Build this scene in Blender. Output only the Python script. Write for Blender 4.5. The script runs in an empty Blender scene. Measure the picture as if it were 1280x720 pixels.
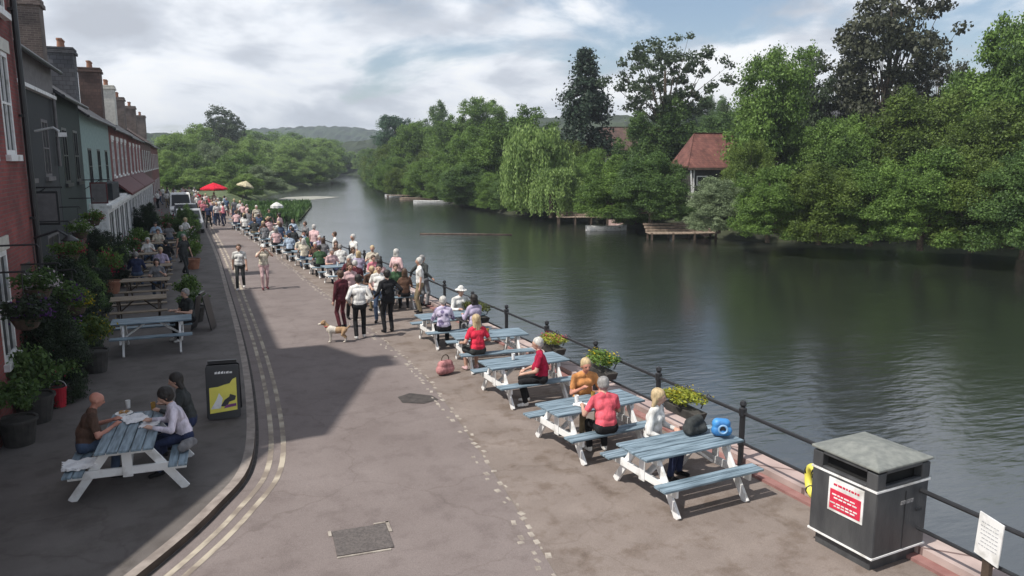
import bpy, math, random
import numpy as np
from mathutils import Vector, Matrix, Euler
from mathutils.geometry import tessellate_polygon
R = math.radians
rnd = random.Random(7)
scene = bpy.context.scene
col = scene.collection

# ------------------------------------------------------------------ camera frame (only used to read places off the view)
CAM_H = 4.8; F = 950.0
PITCH = math.atan(160 / F); YAW = math.atan(402 / F * math.cos(PITCH))
def ground(px, py, z=0.0):
    x = (px - 640) / F; y = (360 - py) / F
    fy = math.cos(PITCH) + y * math.sin(PITCH); uz = -math.sin(PITCH) + y * math.cos(PITCH)
    t = (z - CAM_H) / uz
    rx = x * t; fy *= t
    return (rx * math.cos(YAW) + fy * math.sin(YAW), -rx * math.sin(YAW) + fy * math.cos(YAW))
def away(px, dist):
    """place on the bearing of column px (at the horizon) at a horizontal depth dist"""
    x = (px - 640) / (F / math.cos(PITCH)) * dist
    return (x * math.cos(YAW) + dist * math.sin(YAW), -x * math.sin(YAW) + dist * math.cos(YAW))
def height(py, dist): return CAM_H + (200 - py) / F * dist

# ------------------------------------------------------------------ materials
_m = {}
def rgba(c): return (c[0], c[1], c[2], 1)
def base_mat(name):
    m = bpy.data.materials.new(name); m.use_nodes = True
    nt = m.node_tree; return m, nt, nt.nodes['Principled BSDF']
def noisy(name, c1, c2, scale=5, rough=.8, bump=0.0, bscale=40, detail=6, contrast=(.35, .65), metallic=0, spec=.5, coord='Object', stretch=None, c3=None):
    if name in _m: return _m[name]
    m, nt, p = base_mat(name); N = nt.nodes; L = nt.links
    tc = N.new('ShaderNodeTexCoord'); src = tc.outputs[coord]
    if stretch:
        mp = N.new('ShaderNodeMapping'); mp.inputs['Scale'].default_value = stretch
        L.new(src, mp.inputs[0]); src = mp.outputs[0]
    n = N.new('ShaderNodeTexNoise'); n.inputs['Scale'].default_value = scale; n.inputs['Detail'].default_value = detail
    L.new(src, n.inputs['Vector'])
    r = N.new('ShaderNodeValToRGB'); r.color_ramp.elements[0].position = contrast[0]; r.color_ramp.elements[1].position = contrast[1]
    r.color_ramp.elements[0].color = rgba(c1); r.color_ramp.elements[1].color = rgba(c2)
    if c3:
        e = r.color_ramp.elements.new((contrast[0] + contrast[1]) / 2); e.color = rgba(c3)
    L.new(n.outputs['Fac'], r.inputs[0]); L.new(r.outputs[0], p.inputs['Base Color'])
    p.inputs['Roughness'].default_value = rough; p.inputs['Metallic'].default_value = metallic
    p.inputs['Specular IOR Level'].default_value = spec
    if bump:
        b = N.new('ShaderNodeTexNoise'); b.inputs['Scale'].default_value = bscale; b.inputs['Detail'].default_value = 4
        L.new(src, b.inputs['Vector'])
        bm = N.new('ShaderNodeBump'); bm.inputs['Strength'].default_value = bump; bm.inputs['Distance'].default_value = .02
        L.new(b.outputs['Fac'], bm.inputs['Height']); L.new(bm.outputs[0], p.inputs['Normal'])
    _m[name] = m; return m
def var(c, k): return tuple(min(1, max(0, v * k)) for v in c)
def paint(name, c, rough=.55, k=.78, scale=6, bump=.05): return noisy(name, var(c, k), c, scale, rough, bump, 60)
def cloth(c):
    key = 'cloth_%02d_%02d_%02d' % tuple(int(v * 99) for v in c)
    return noisy(key, var(c, .55), var(c, 1.08), 7, .92, .9, 14, spec=.2, stretch=(1.3, 1.3, .6))
def brick(name, c1, c2, mortar, sx=1.0, rough=.9, scale=1.0, w=.23, h=.075, horiz=False):
    if name in _m: return _m[name]
    m, nt, p = base_mat(name); N = nt.nodes; L = nt.links
    tc = N.new('ShaderNodeTexCoord'); sp = N.new('ShaderNodeSeparateXYZ'); cb = N.new('ShaderNodeCombineXYZ')
    L.new(tc.outputs['Object'], sp.inputs[0])
    if horiz: L.new(sp.outputs[0], cb.inputs[0]); L.new(sp.outputs[1], cb.inputs[1])
    else:
        ad = N.new('ShaderNodeMath'); L.new(sp.outputs[0], ad.inputs[0]); L.new(sp.outputs[1], ad.inputs[1])
        L.new(ad.outputs[0], cb.inputs[0]); L.new(sp.outputs[2], cb.inputs[1])
    b = N.new('ShaderNodeTexBrick'); b.inputs['Scale'].default_value = scale
    b.inputs['Brick Width'].default_value = w; b.inputs['Row Height'].default_value = h; b.inputs['Mortar Size'].default_value = .008 * (w / .23)
    b.inputs['Color1'].default_value = rgba(c1); b.inputs['Color2'].default_value = rgba(c2); b.inputs['Mortar'].default_value = rgba(mortar)
    L.new(cb.outputs[0], b.inputs['Vector'])
    n = N.new('ShaderNodeTexNoise'); n.inputs['Scale'].default_value = 1.2; n.inputs['Detail'].default_value = 7; L.new(tc.outputs['Object'], n.inputs['Vector'])
    mr = N.new('ShaderNodeMapRange'); mr.inputs[1].default_value = .3; mr.inputs[2].default_value = .7; mr.inputs[3].default_value = .6; mr.inputs[4].default_value = 1.25
    L.new(n.outputs['Fac'], mr.inputs[0])
    mx = N.new('ShaderNodeVectorMath'); mx.operation = 'SCALE'; L.new(b.outputs['Color'], mx.inputs[0]); L.new(mr.outputs[0], mx.inputs['Scale'])
    L.new(mx.outputs[0], p.inputs['Base Color']); p.inputs['Roughness'].default_value = rough
    bm = N.new('ShaderNodeBump'); bm.inputs['Strength'].default_value = .4; bm.inputs['Distance'].default_value = .01
    L.new(b.outputs['Fac'], bm.inputs['Height']); bm.invert = True; L.new(bm.outputs[0], p.inputs['Normal'])
    _m[name] = m; return m
def leaf(name, c1, c2, trans=.35):
    if name in _m: return _m[name]
    m, nt, p = base_mat(name); N = nt.nodes; L = nt.links
    tc = N.new('ShaderNodeTexCoord'); oi = N.new('ShaderNodeObjectInfo'); g = N.new('ShaderNodeNewGeometry')
    n = N.new('ShaderNodeTexNoise'); n.inputs['Scale'].default_value = .45; n.inputs['Detail'].default_value = 5; n.noise_dimensions = '4D'
    L.new(tc.outputs['Object'], n.inputs['Vector'])
    ml = N.new('ShaderNodeMath'); ml.operation = 'MULTIPLY'; ml.inputs[1].default_value = 30; L.new(oi.outputs['Random'], ml.inputs[0]); L.new(ml.outputs[0], n.inputs['W'])
    a = N.new('ShaderNodeMath'); a.operation = 'MULTIPLY_ADD'; a.inputs[1].default_value = .35; L.new(g.outputs['Random Per Island'], a.inputs[0]); 
    sb = N.new('ShaderNodeMath'); sb.operation = 'SUBTRACT'; sb.inputs[1].default_value = .17; L.new(n.outputs['Fac'], sb.inputs[0]); L.new(sb.outputs[0], a.inputs[2])
    r = N.new('ShaderNodeValToRGB'); r.color_ramp.elements[0].position = .3; r.color_ramp.elements[1].position = .7
    r.color_ramp.elements[0].color = rgba(c1); r.color_ramp.elements[1].color = rgba(c2)
    L.new(a.outputs[0], r.inputs[0]); L.new(r.outputs[0], p.inputs['Base Color'])
    p.inputs['Roughness'].default_value = .55; p.inputs['Specular IOR Level'].default_value = .3
    t = N.new('ShaderNodeBsdfTranslucent'); L.new(r.outputs[0], t.inputs[0])
    mx = N.new('ShaderNodeMixShader'); mx.inputs[0].default_value = trans
    out = N['Material Output']; L.new(p.outputs[0], mx.inputs[1]); L.new(t.outputs[0], mx.inputs[2]); L.new(mx.outputs[0], out.inputs[0])
    _m[name] = m; return m

M = dict(
 white=noisy('white_paint', (.50, .49, .46), (.78, .78, .77), 5, .55, .08, 60, contrast=(.30, .50)), offwhite=paint('cream_paint', (.6, .58, .52)),
 blue=noisy('blue_grey_timber', (.085, .125, .155), (.24, .32, .38), 2.2, .6, .15, 50, stretch=(1, 9, 9)),
 tan=noisy('weathered_timber', (.16, .12, .085), (.31, .25, .18), 3, .8, .2, 50, stretch=(1, 9, 9)),
 darkwood=noisy('dark_timber', (.05, .035, .025), (.10, .07, .05), 3, .8, .2, 50),
 black=paint('black_metal_paint', (.022, .023, .026), .42), graphite=noisy('graphite_plastic', (.040, .042, .046), (.078, .080, .082), 3, .5, .15, 40, stretch=(1.6, 1.6, .5)),
 lid=noisy('dusty_grey_lid', (.15, .16, .15), (.22, .23, .21), 11, .6, .1, 60),
 hole=paint('bin_inside', (.008, .008, .008), .9),
 red=paint('red_print', (.62, .03, .07), .5), yellow=paint('yellow_print', (.82, .74, .12), .5, .9),
 glass=noisy('window_glass', (.012, .015, .018), (.03, .035, .04), 1, .38, 0, spec=.25),
 slate=brick('slate', (.06, .062, .07), (.10, .10, .11), (.03, .03, .033), w=.3, h=.2),
 redtile=brick('red_clay_tile', (.13, .050, .042), (.19, .078, .062), (.08, .03, .025), w=.2, h=.2),
 browntile=brick('brown_clay_tile', (.075, .045, .038), (.11, .065, .052), (.05, .03, .025), w=.25, h=.2),
 brick1=brick('red_brick', (.26, .055, .05), (.19, .04, .038), (.15, .10, .09)),
 brick2=brick('dull_red_brick', (.24, .065, .055), (.17, .045, .04), (.15, .1, .09)),
 brick3=brick('brown_brick', (.17, .085, .065), (.12, .06, .05), (.16, .12, .1)),
 charcoal=paint('charcoal_render', (.024, .028, .032), .8), darkgreen=paint('dark_green_render', (.02, .034, .03), .8),
 sage=paint('sage_render', (.27, .37, .35), .85), greyrender=paint('grey_render', (.18, .17, .17), .85),
 maroon=paint('maroon_paint', (.13, .03, .03), .7), chim=brick('chimney_brick', (.15, .115, .10), (.10, .075, .068), (.2, .17, .15)),
 pot=paint('chimney_pot', (.33, .16, .10), .9),
 stone=noisy('pink_sandstone', (.30, .20, .18), (.47, .36, .33), 4, .85, .3, 30), redstone=noisy('red_kerb_stone', (.22, .10, .09), (.30, .16, .145), 4, .85, .3, 30),
 palestone=noisy('pale_cobble', (.21, .18, .155), (.39, .35, .30), 7, .85, .3, 60),
 bark=noisy('bark', (.045, .035, .026), (.12, .095, .07), 6, .95, .5, 20),
 planter=noisy('dark_planter', (.03, .028, .025), (.06, .055, .05), 6, .8, .2, 30),
 terracotta=noisy('terracotta', (.25, .10, .06), (.36, .17, .10), 6, .85, .2, 30),
 chrome=paint('chrome', (.5, .5, .5), .2), rubber=paint('rubber', (.02, .02, .02), .8),
 dune=noisy('pale_landing_boards', (.17, .125, .095), (.32, .25, .19), 4, .85, .2, 30),
 line=noisy('worn_yellow_line', (.20, .165, .135), (.41, .36, .285), 2.2, .9, .1, 60, contrast=(.44, .60)),
)
LEAF = dict(
 mid=leaf('leaf_mid_green', (.054, .104, .023), (.175, .285, .06)), dark=leaf('leaf_dark_green', (.040, .082, .024), (.125, .21, .055)),
 olive=leaf('leaf_olive_green', (.046, .078, .017), (.155, .225, .045)), willow=leaf('leaf_willow', (.10, .17, .042), (.29, .41, .13)),
 blue=leaf('leaf_blue_green', (.035, .078, .046), (.09, .165, .09)), conifer=leaf('leaf_conifer', (.010, .024, .015), (.030, .056, .030), .15),
 copper=leaf('leaf_bronze', (.03, .034, .022), (.08, .088, .05), .25), grey=leaf('leaf_grey_green', (.10, .14, .07), (.27, .34, .19)),
 airy=leaf('leaf_airy', (.035, .055, .03), (.09, .125, .065)), light=leaf('leaf_light_green', (.09, .15, .034), (.26, .38, .10)), vdark=leaf('leaf_very_dark', (.014, .026, .014), (.04, .065, .028), .2), yellow=leaf('leaf_yellow_green', (.13, .16, .02), (.40, .43, .06)),
 purple=leaf('flower_purple', (.06, .02, .12), (.18, .06, .28)), whitef=leaf('flower_white', (.5, .45, .5), (.8, .75, .78)), redf=leaf('flower_red', (.25, .02, .05), (.5, .05, .1)),
 yellowf=leaf('flower_yellow', (.3, .24, .01), (.65, .5, .03)), hedge=leaf('leaf_hedge', (.05, .06, .012), (.12, .14, .03)),
)

# ------------------------------------------------------------------ mesh builder
class MB:
    def __init__(s): s.v = []; s.f = []; s.m = []; s.mi = 0
    def box(s, c, d, rz=0, taper=1.0, rx=0):
        hx, hy, hz = d[0] / 2, d[1] / 2, d[2] / 2; n = len(s.v); mt = Matrix.Rotation(rz, 3, 'Z') @ Matrix.Rotation(rx, 3, 'X')
        for z, k in ((-hz, 1), (hz, taper)):
            for x, y in ((-hx, -hy), (hx, -hy), (hx, hy), (-hx, hy)): s.v.append(tuple(Vector(c) + mt @ Vector((x * k, y * k, z))))
        for q in ((3, 2, 1, 0), (4, 5, 6, 7), (0, 1, 5, 4), (1, 2, 6, 5), (2, 3, 7, 6), (3, 0, 4, 7)): s.f.append(tuple(n + i for i in q)); s.m.append(s.mi)
        return s
    def beam(s, a, b, w, h, up=(0, 0, 1)):
        a = Vector(a); b = Vector(b); d = (b - a).normalized(); u = Vector(up)
        x = d.cross(u)
        if x.length < 1e-4: x = d.cross(Vector((1, 0, 0)))
        x.normalize(); u = x.cross(d).normalized(); n = len(s.v)
        for p in (a, b):
            for i, j in ((-1, -1), (1, -1), (1, 1), (-1, 1)): s.v.append(tuple(p + x * (w / 2 * i) + u * (h / 2 * j)))
        for q in ((0, 1, 2, 3), (7, 6, 5, 4), (0, 4, 5, 1), (1, 5, 6, 2), (2, 6, 7, 3), (3, 7, 4, 0)): s.f.append(tuple(n + i for i in q)); s.m.append(s.mi)
        return s
    def tube(s, pts, rad, n=10, cap=True):
        pts = [Vector(p) for p in pts]
        if not hasattr(rad, '__len__'): rad = [rad] * len(pts)
        b0 = len(s.v); ref = None
        for i, p in enumerate(pts):
            d = (pts[min(i + 1, len(pts) - 1)] - pts[max(i - 1, 0)]).normalized()
            if ref is None: ref = d.orthogonal().normalized()
            x = (ref - d * ref.dot(d)).normalized(); y = d.cross(x); ref = x
            for k in range(n):
                a = 2 * math.pi * k / n; s.v.append(tuple(p + (x * math.cos(a) + y * math.sin(a)) * rad[i]))
        for i in range(len(pts) - 1):
            for k in range(n):
                a = b0 + i * n + k; b = b0 + i * n + (k + 1) % n; s.f.append((a, b, b + n, a + n)); s.m.append(s.mi)
        if cap:
            s.f.append(tuple(b0 + k for k in range(n))[::-1]); s.m.append(s.mi)
            e = b0 + (len(pts) - 1) * n; s.f.append(tuple(e + k for k in range(n))); s.m.append(s.mi)
        return s
    def lathe(s, prof, c=(0, 0, 0), n=20, sx=1, sy=1):
        b0 = len(s.v)
        for r, z in prof:
            for k in range(n):
                a = 2 * math.pi * k / n; s.v.append((c[0] + r * math.cos(a) * sx, c[1] + r * math.sin(a) * sy, c[2] + z))
        for i in range(len(prof) - 1):
            for k in range(n):
                a = b0 + i * n + k; b = b0 + i * n + (k + 1) % n; s.f.append((a, b, b + n, a + n)); s.m.append(s.mi)
        s.f.append(tuple(b0 + k for k in range(n))[::-1]); s.m.append(s.mi)
        e = b0 + (len(prof) - 1) * n; s.f.append(tuple(e + k for k in range(n))); s.m.append(s.mi)
        return s
    def sphere(s, c, r, n=12, m=8):
        if not hasattr(r, '__len__'): r = (r, r, r)
        b0 = len(s.v)
        for i in range(1, m):
            t = math.pi * i / m
            for k in range(n):
                a = 2 * math.pi * k / n; s.v.append((c[0] + r[0] * math.sin(t) * math.cos(a), c[1] + r[1] * math.sin(t) * math.sin(a), c[2] + r[2] * math.cos(t)))
        top = len(s.v); s.v.append((c[0], c[1], c[2] + r[2])); s.v.append((c[0], c[1], c[2] - r[2]))
        for i in range(m - 2):
            for k in range(n):
                a = b0 + i * n + k; b = b0 + i * n + (k + 1) % n; s.f.append((a, a + n, b + n, b)); s.m.append(s.mi)
        for k in range(n):
            s.f.append((top, b0 + k, b0 + (k + 1) % n)); s.m.append(s.mi)
            e = b0 + (m - 2) * n; s.f.append((top + 1, e + (k + 1) % n, e + k)); s.m.append(s.mi)
        return s
    def face(s, pts): n = len(s.v); s.v += [tuple(p) for p in pts]; s.f.append(tuple(range(n, n + len(pts)))); s.m.append(s.mi); return s
    def prism(s, pts, off):
        """outline pts (3D, planar) extruded by vector off"""
        n = len(s.v); k = len(pts); off = Vector(off)
        s.v += [tuple(p) for p in pts] + [tuple(Vector(p) + off) for p in pts]
        s.f.append(tuple(range(n, n + k))[::-1]); s.m.append(s.mi); s.f.append(tuple(range(n + k, n + 2 * k))); s.m.append(s.mi)
        for i in range(k): j = (i + 1) % k; s.f.append((n + i, n + j, n + k + j, n + k + i)); s.m.append(s.mi)
        return s
    def torus(s, c, R_, r, n=24, m=8, axis='Z'):
        b0 = len(s.v)
        for i in range(n):
            a = 2 * math.pi * i / n
            for k in range(m):
                t = 2 * math.pi * k / m; q = (R_ + r * math.cos(t)); p = (q * math.cos(a), q * math.sin(a), r * math.sin(t))
                if axis == 'X': p = (p[2], p[0], p[1])
                if axis == 'Y': p = (p[0], p[2], p[1])
                s.v.append((c[0] + p[0], c[1] + p[1], c[2] + p[2]))
        for i in range(n):
            for k in range(m): s.f.append((b0 + i * m + k, b0 + ((i + 1) % n) * m + k, b0 + ((i + 1) % n) * m + (k + 1) % m, b0 + i * m + (k + 1) % m)); s.m.append(s.mi)
        return s
    def build(s, name, mat, parent=None, smooth=False, bevel=0, loc=None, rz=0):
        me = bpy.data.meshes.new(name); me.from_pydata(s.v, [], s.f)
        for q in (mat if isinstance(mat, (list, tuple)) else [mat]): me.materials.append(q)
        if any(s.m): me.polygons.foreach_set('material_index', s.m)
        fix_normals(me)
        if smooth: me.polygons.foreach_set('use_smooth', [True] * len(me.polygons))
        o = bpy.data.objects.new(name, me); col.objects.link(o)
        if parent: o.parent = parent
        if loc: o.location = loc
        if rz: o.rotation_euler.z = rz
        if bevel:
            b = o.modifiers.new('bevel', 'BEVEL'); b.width = bevel; b.segments = 2; b.limit_method = 'ANGLE'
        return o
import bmesh
def fix_normals(me):
    bm = bmesh.new(); bm.from_mesh(me); bmesh.ops.recalc_face_normals(bm, faces=bm.faces); bm.to_mesh(me); bm.free()
LABELS = set()
def tag(o, label=None, cat=None, group=None, kind=None):
    if label:
        if label in LABELS: print('DUP LABEL', label)
        LABELS.add(label); o['label'] = label
    if cat: o['category'] = cat
    if group: o['group'] = group
    if kind: o['kind'] = kind
    return o
def empty(name, loc=(0, 0, 0), rz=0):
    o = bpy.data.objects.new(name, None); col.objects.link(o); o.location = loc; o.rotation_euler.z = rz; o.empty_display_size = .2; return o
def copy_tree(o, parent=None):
    c = o.copy(); col.objects.link(c); c.parent = parent
    for ch in list(o.children): copy_tree(ch, c)
    return c
def place(o, x, y, z=0, rz=0, s=1): o.location = (x, y, z); o.rotation_euler = (0, 0, rz); o.scale = (s, s, s) if not hasattr(s, '__len__') else s; return o
_T = ['twenty', 'thirty', 'forty', 'fifty', 'sixty', 'seventy', 'eighty']; _U = ['first', 'second', 'third', 'fourth', 'fifth', 'sixth', 'seventh', 'eighth', 'ninth']
ORD = _U + ['tenth', 'eleventh', 'twelfth', 'thirteenth', 'fourteenth', 'fifteenth', 'sixteenth', 'seventeenth', 'eighteenth', 'nineteenth']
for _t in _T: ORD += [_t[:-1] + 'ieth'] + [_t + '-' + u for u in _U]
# ------------------------------------------------------------------ camera, sky, sun
cd = bpy.data.cameras.new('camera'); cam = bpy.data.objects.new('camera', cd); col.objects.link(cam); scene.camera = cam
cd.sensor_width = 36; cd.lens = F / 1280 * 36; cd.clip_end = 6000; cd.clip_start = .1
cam.location = (0, 0, CAM_H); cam.rotation_euler = (math.pi / 2 - PITCH, 0, -YAW)
SUN_EL = 54; AZ = 9
d = Vector((math.cos(R(SUN_EL)) * math.cos(R(AZ)), math.cos(R(SUN_EL)) * math.sin(R(AZ)), -math.sin(R(SUN_EL))))
sl = bpy.data.lights.new('sun', 'SUN'); so = bpy.data.objects.new('sun', sl); col.objects.link(so)
sl.energy = 5.0; sl.angle = R(1.2); sl.color = (1, .95, .88); so.rotation_euler = d.to_track_quat('-Z', 'Y').to_euler(); so.location = (-30, 0, 40)
w = bpy.data.worlds.new('World'); scene.world = w; w.use_nodes = True
N = w.node_tree.nodes; L = w.node_tree.links; bg = N['Background']
sky = N.new('ShaderNodeTexSky'); sky.sky_type = 'NISHITA'; sky.sun_disc = False; sky.sun_elevation = R(SUN_EL); sky.sun_rotation = R(270 - AZ)
tc = N.new('ShaderNodeTexCoord')
sp = N.new('ShaderNodeSeparateXYZ'); L.new(tc.outputs['Generated'], sp.inputs[0])
zc = N.new('ShaderNodeMath'); zc.operation = 'MAXIMUM'; zc.inputs[1].default_value = 0; L.new(sp.outputs[2], zc.inputs[0])
za = N.new('ShaderNodeMath'); za.operation = 'ADD'; za.inputs[1].default_value = .30; L.new(zc.outputs[0], za.inputs[0])
dv = N.new('ShaderNodeVectorMath'); dv.operation = 'DIVIDE'; cbz = N.new('ShaderNodeCombineXYZ')
for i in range(3): L.new(za.outputs[0], cbz.inputs[i])
L.new(tc.outputs['Generated'], dv.inputs[0]); L.new(cbz.outputs[0], dv.inputs[1])
def wn(scale, detail, rough, off):
    mp = N.new('ShaderNodeMapping'); mp.inputs['Location'].default_value = off; L.new(dv.outputs[0], mp.inputs[0])
    n = N.new('ShaderNodeTexNoise'); n.inputs['Scale'].default_value = scale; n.inputs['Detail'].default_value = detail; n.inputs['Roughness'].default_value = rough
    n.inputs['Distortion'].default_value = .3; L.new(mp.outputs[0], n.inputs['Vector']); return n
n1 = wn(1.25, 9, .56, (3.1, 1.7, 0)); n2 = wn(2.3, 8, .52, (7.7, 2.2, 4))
cov = N.new('ShaderNodeMapRange'); cov.inputs[1].default_value = .36; cov.inputs[2].default_value = .48; cov.interpolation_type = 'SMOOTHSTEP'; L.new(n1.outputs['Fac'], cov.inputs[0])
cr = N.new('ShaderNodeValToRGB'); e = cr.color_ramp.elements
e[0].position = .36; e[0].color = (.46, .49, .55, 1); e[1].position = .66; e[1].color = (.98, .99, 1.0, 1)
x = e.new(.46); x.color = (.58, .62, .69, 1); x = e.new(.55); x.color = (.84, .87, .92, 1)
lo_ = N.new('ShaderNodeMath'); lo_.operation = 'MULTIPLY_ADD'; lo_.inputs[1].default_value = -.38; L.new(zc.outputs[0], lo_.inputs[0]); n2b = N.new('ShaderNodeMath'); n2b.operation = 'ADD'; n2b.inputs[1].default_value = .09; L.new(n2.outputs['Fac'], n2b.inputs[0]); L.new(n2b.outputs[0], lo_.inputs[2]); L.new(lo_.outputs[0], cr.inputs[0])
skm = N.new('ShaderNodeVectorMath'); skm.operation = 'SCALE'; skm.inputs['Scale'].default_value = 1.15; L.new(sky.outputs[0], skm.inputs[0])
# clouds are brought up to sky brightness by dividing by the background strength
STR = .10
cs = N.new('ShaderNodeVectorMath'); cs.operation = 'SCALE'; cs.inputs['Scale'].default_value = 1.1 / STR; L.new(cr.outputs[0], cs.inputs[0])
mx = N.new('ShaderNodeMix'); mx.data_type = 'RGBA'; L.new(cov.outputs[0], mx.inputs['Factor']); L.new(skm.outputs[0], mx.inputs['A']); L.new(cs.outputs[0], mx.inputs['B'])
L.new(mx.outputs['Result'], bg.inputs[0]); bg.inputs[1].default_value = STR
vs = scene.view_settings; vs.view_transform = 'Standard'; vs.look = 'None'; vs.exposure = .11; vs.gamma = 1

# ------------------------------------------------------------------ setting
QUAY = [(8.35, -12), (8.35, 2), (8.32, 6), (8.2, 9), (8.05, 12), (7.9, 16), (7.4, 25), (6.8, 33), (5.9, 43), (5.2, 52), (4.2, 64), (3.3, 76), (3.0, 82)]
def quay_x(y, off=0):
    for (x0, y0), (x1, y1) in zip(QUAY, QUAY[1:]):
        if y <= y1: return x0 + (x1 - x0) * (y - y0) / (y1 - y0) + off
    return QUAY[-1][0] + off
LEFTBANK = [(4, 90), (5, 105), (9, 125), (14, 145), (22, 175), (32, 215), (40, 245), (47, 275), (60, 340), (80, 420), (130, 560), (230, 900), (300, 1600)]
RIGHTBANK = [(300, -60), (120, -10), (75, 22), (66, 33), (59, 38.8), (48.8, 43.1), (40, 44.9), (36.6, 51.7), (37, 62), (37.3, 75.6), (33, 80), (33.5, 95), (34.1, 113.8), (31.6, 129.2), (36, 155), (44, 195), (51.4, 235), (61, 290), (80, 360), (112, 440), (170, 570), (270, 900), (360, 1600)]
def flat(name, pts, z, mat, kind='structure'):
    tri = tessellate_polygon([[Vector((p[0], p[1], 0)) for p in pts]])
    me = bpy.data.meshes.new(name); me.from_pydata([(p[0], p[1], z) for p in pts], [], [t for t in tri])
    bm = bmesh.new(); bm.from_mesh(me)
    for f in bm.faces:
        f.normal_update()
        if f.normal.z < 0: f.normal_flip()
    bm.to_mesh(me); bm.free()
    me.materials.append(mat); o = bpy.data.objects.new(name, me); col.objects.link(o)
    if kind: o['kind'] = kind
    return o
grass = noisy('bank_grass', (.04, .06, .02), (.11, .15, .05), .6, .95, .4, 8)
gnd = noisy('town_ground', (.10, .095, .085), (.15, .14, .125), .8, .95, .2, 20)
flat('ground', [(-900, -200), (8.0, -200)] + [(x - .25, y) for x, y in QUAY] + [(x - 2.2, y) for x, y in LEFTBANK] + [(-900, 1600)], 0, noisy('near_ground', (.045, .065, .025), (.10, .13, .05), .5, .95, .3, 8))
# natural bank sloping down to the river past the quay
mb = MB(); lb = [QUAY[-1]] + LEFTBANK
for (x0, y0), (x1, y1) in zip(lb, lb[1:]):
    for (a, za_), (b, zb_) in (((-2.2, .0), (.3, -1.0)), ((.3, -1.0), (1.2, -1.9))): mb.face([(x0 + a, y0, za_), (x0 + b, y0, zb_), (x1 + b, y1, zb_), (x1 + a, y1, za_)])
mb.build('river_bank', grass)['kind'] = 'structure'
# far bank: a slope rising from the water's edge, swept away from the river
mb = MB(); rows = [(-2, -2.2), (0, -1.2), (1.2, -.5), (6, .3), (16, 1.0), (45, 2.5), (110, 7), (260, 16), (700, 30), (1800, 40)]
n = len(RIGHTBANK)
for off, z in rows:
    for i, (x, y) in enumerate(RIGHTBANK):
        j = .35 * math.sin(i * 2.3 + off) if 0 < off < 20 else 0; mb.v.append((x + .87 * off, y + .5 * off, z + j))
for r in range(len(rows) - 1):
    for i in range(n - 1): a = r * n + i; mb.f.append((a, a + 1, a + n + 1, a + n)); mb.m.append(0)
o = mb.build('far_bank_ground', noisy('far_bank_earth', (.014, .016, .009), (.035, .042, .018), .5, .95, .4, 6), smooth=True); o['kind'] = 'structure'
# water
m, nt, p = base_mat('river_water'); NN = nt.nodes; LL = nt.links
p.inputs['Roughness'].default_value = .13; p.inputs['IOR'].default_value = 1.5
t = NN.new('ShaderNodeTexCoord')
def wv(scale, sx, sy, rot):
    mp = NN.new('ShaderNodeMapping'); mp.inputs['Scale'].default_value = (sx, sy, 1); mp.inputs['Rotation'].default_value = (0, 0, R(rot)); LL.new(t.outputs['Object'], mp.inputs[0])
    q = NN.new('ShaderNodeTexNoise'); q.inputs['Scale'].default_value = scale; q.inputs['Detail'].default_value = 3; LL.new(mp.outputs[0], q.inputs['Vector']); return q
a = wv(2.6, .55, 1.5, 23); b = wv(.5, 1, 1.6, 20); c = wv(.06, 1, 1, 0)
ad = NN.new('ShaderNodeMath'); ad.operation = 'MULTIPLY_ADD'; ad.inputs[1].default_value = 1.6; LL.new(b.outputs['Fac'], ad.inputs[0]); LL.new(a.outputs['Fac'], ad.inputs[2])
mr = NN.new('ShaderNodeMapRange'); mr.inputs[1].default_value = .35; mr.inputs[2].default_value = .65; mr.inputs[3].default_value = .12; mr.inputs[4].default_value = .50; LL.new(c.outputs['Fac'], mr.inputs[0])
bm_ = NN.new('ShaderNodeBump'); bm_.inputs['Distance'].default_value = .055; LL.new(mr.outputs[0], bm_.inputs['Strength']); LL.new(ad.outputs[0], bm_.inputs['Height']); LL.new(bm_.outputs[0], p.inputs['Normal'])
p.inputs['Base Color'].default_value = (.010, .013, .009, 1)
# the wind ruffles the open reach; the water under the far trees on the right stays calm
mp = NN.new('ShaderNodeMapping'); mp.inputs['Location'].default_value = (-36 / 38, -12 / 24, 0); mp.inputs['Scale'].default_value = (1 / 38, 1 / 24, 1); LL.new(t.outputs['Object'], mp.inputs[0])
wb = NN.new('ShaderNodeTexNoise'); wb.inputs['Scale'].default_value = .05; wb.inputs['Detail'].default_value = 3; LL.new(t.outputs['Object'], wb.inputs['Vector'])
ln = NN.new('ShaderNodeVectorMath'); ln.operation = 'LENGTH'; LL.new(mp.outputs[0], ln.inputs[0])
dd = NN.new('ShaderNodeMath'); dd.operation = 'MULTIPLY_ADD'; dd.inputs[1].default_value = .9; LL.new(wb.outputs['Fac'], dd.inputs[0]); LL.new(ln.outputs['Value'], dd.inputs[2])
for sock, lo, hi in (('Roughness', .05, .17), ('IOR', 1.36, 3.6)):  # IOR raised on the open reach to brighten its reflected sky
    q = NN.new('ShaderNodeMapRange'); q.interpolation_type = 'SMOOTHSTEP'; q.inputs[1].default_value = .95; q.inputs[2].default_value = 1.4; q.inputs[3].default_value = lo; q.inputs[4].default_value = hi; LL.new(dd.outputs[0], q.inputs[0]); LL.new(q.outputs[0], p.inputs[sock])
q = NN.new('ShaderNodeMapRange'); q.interpolation_type = 'SMOOTHSTEP'; q.inputs[1].default_value = .95; q.inputs[2].default_value = 1.4; q.inputs[3].default_value = .30; q.inputs[4].default_value = 1; LL.new(dd.outputs[0], q.inputs[0])
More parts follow.
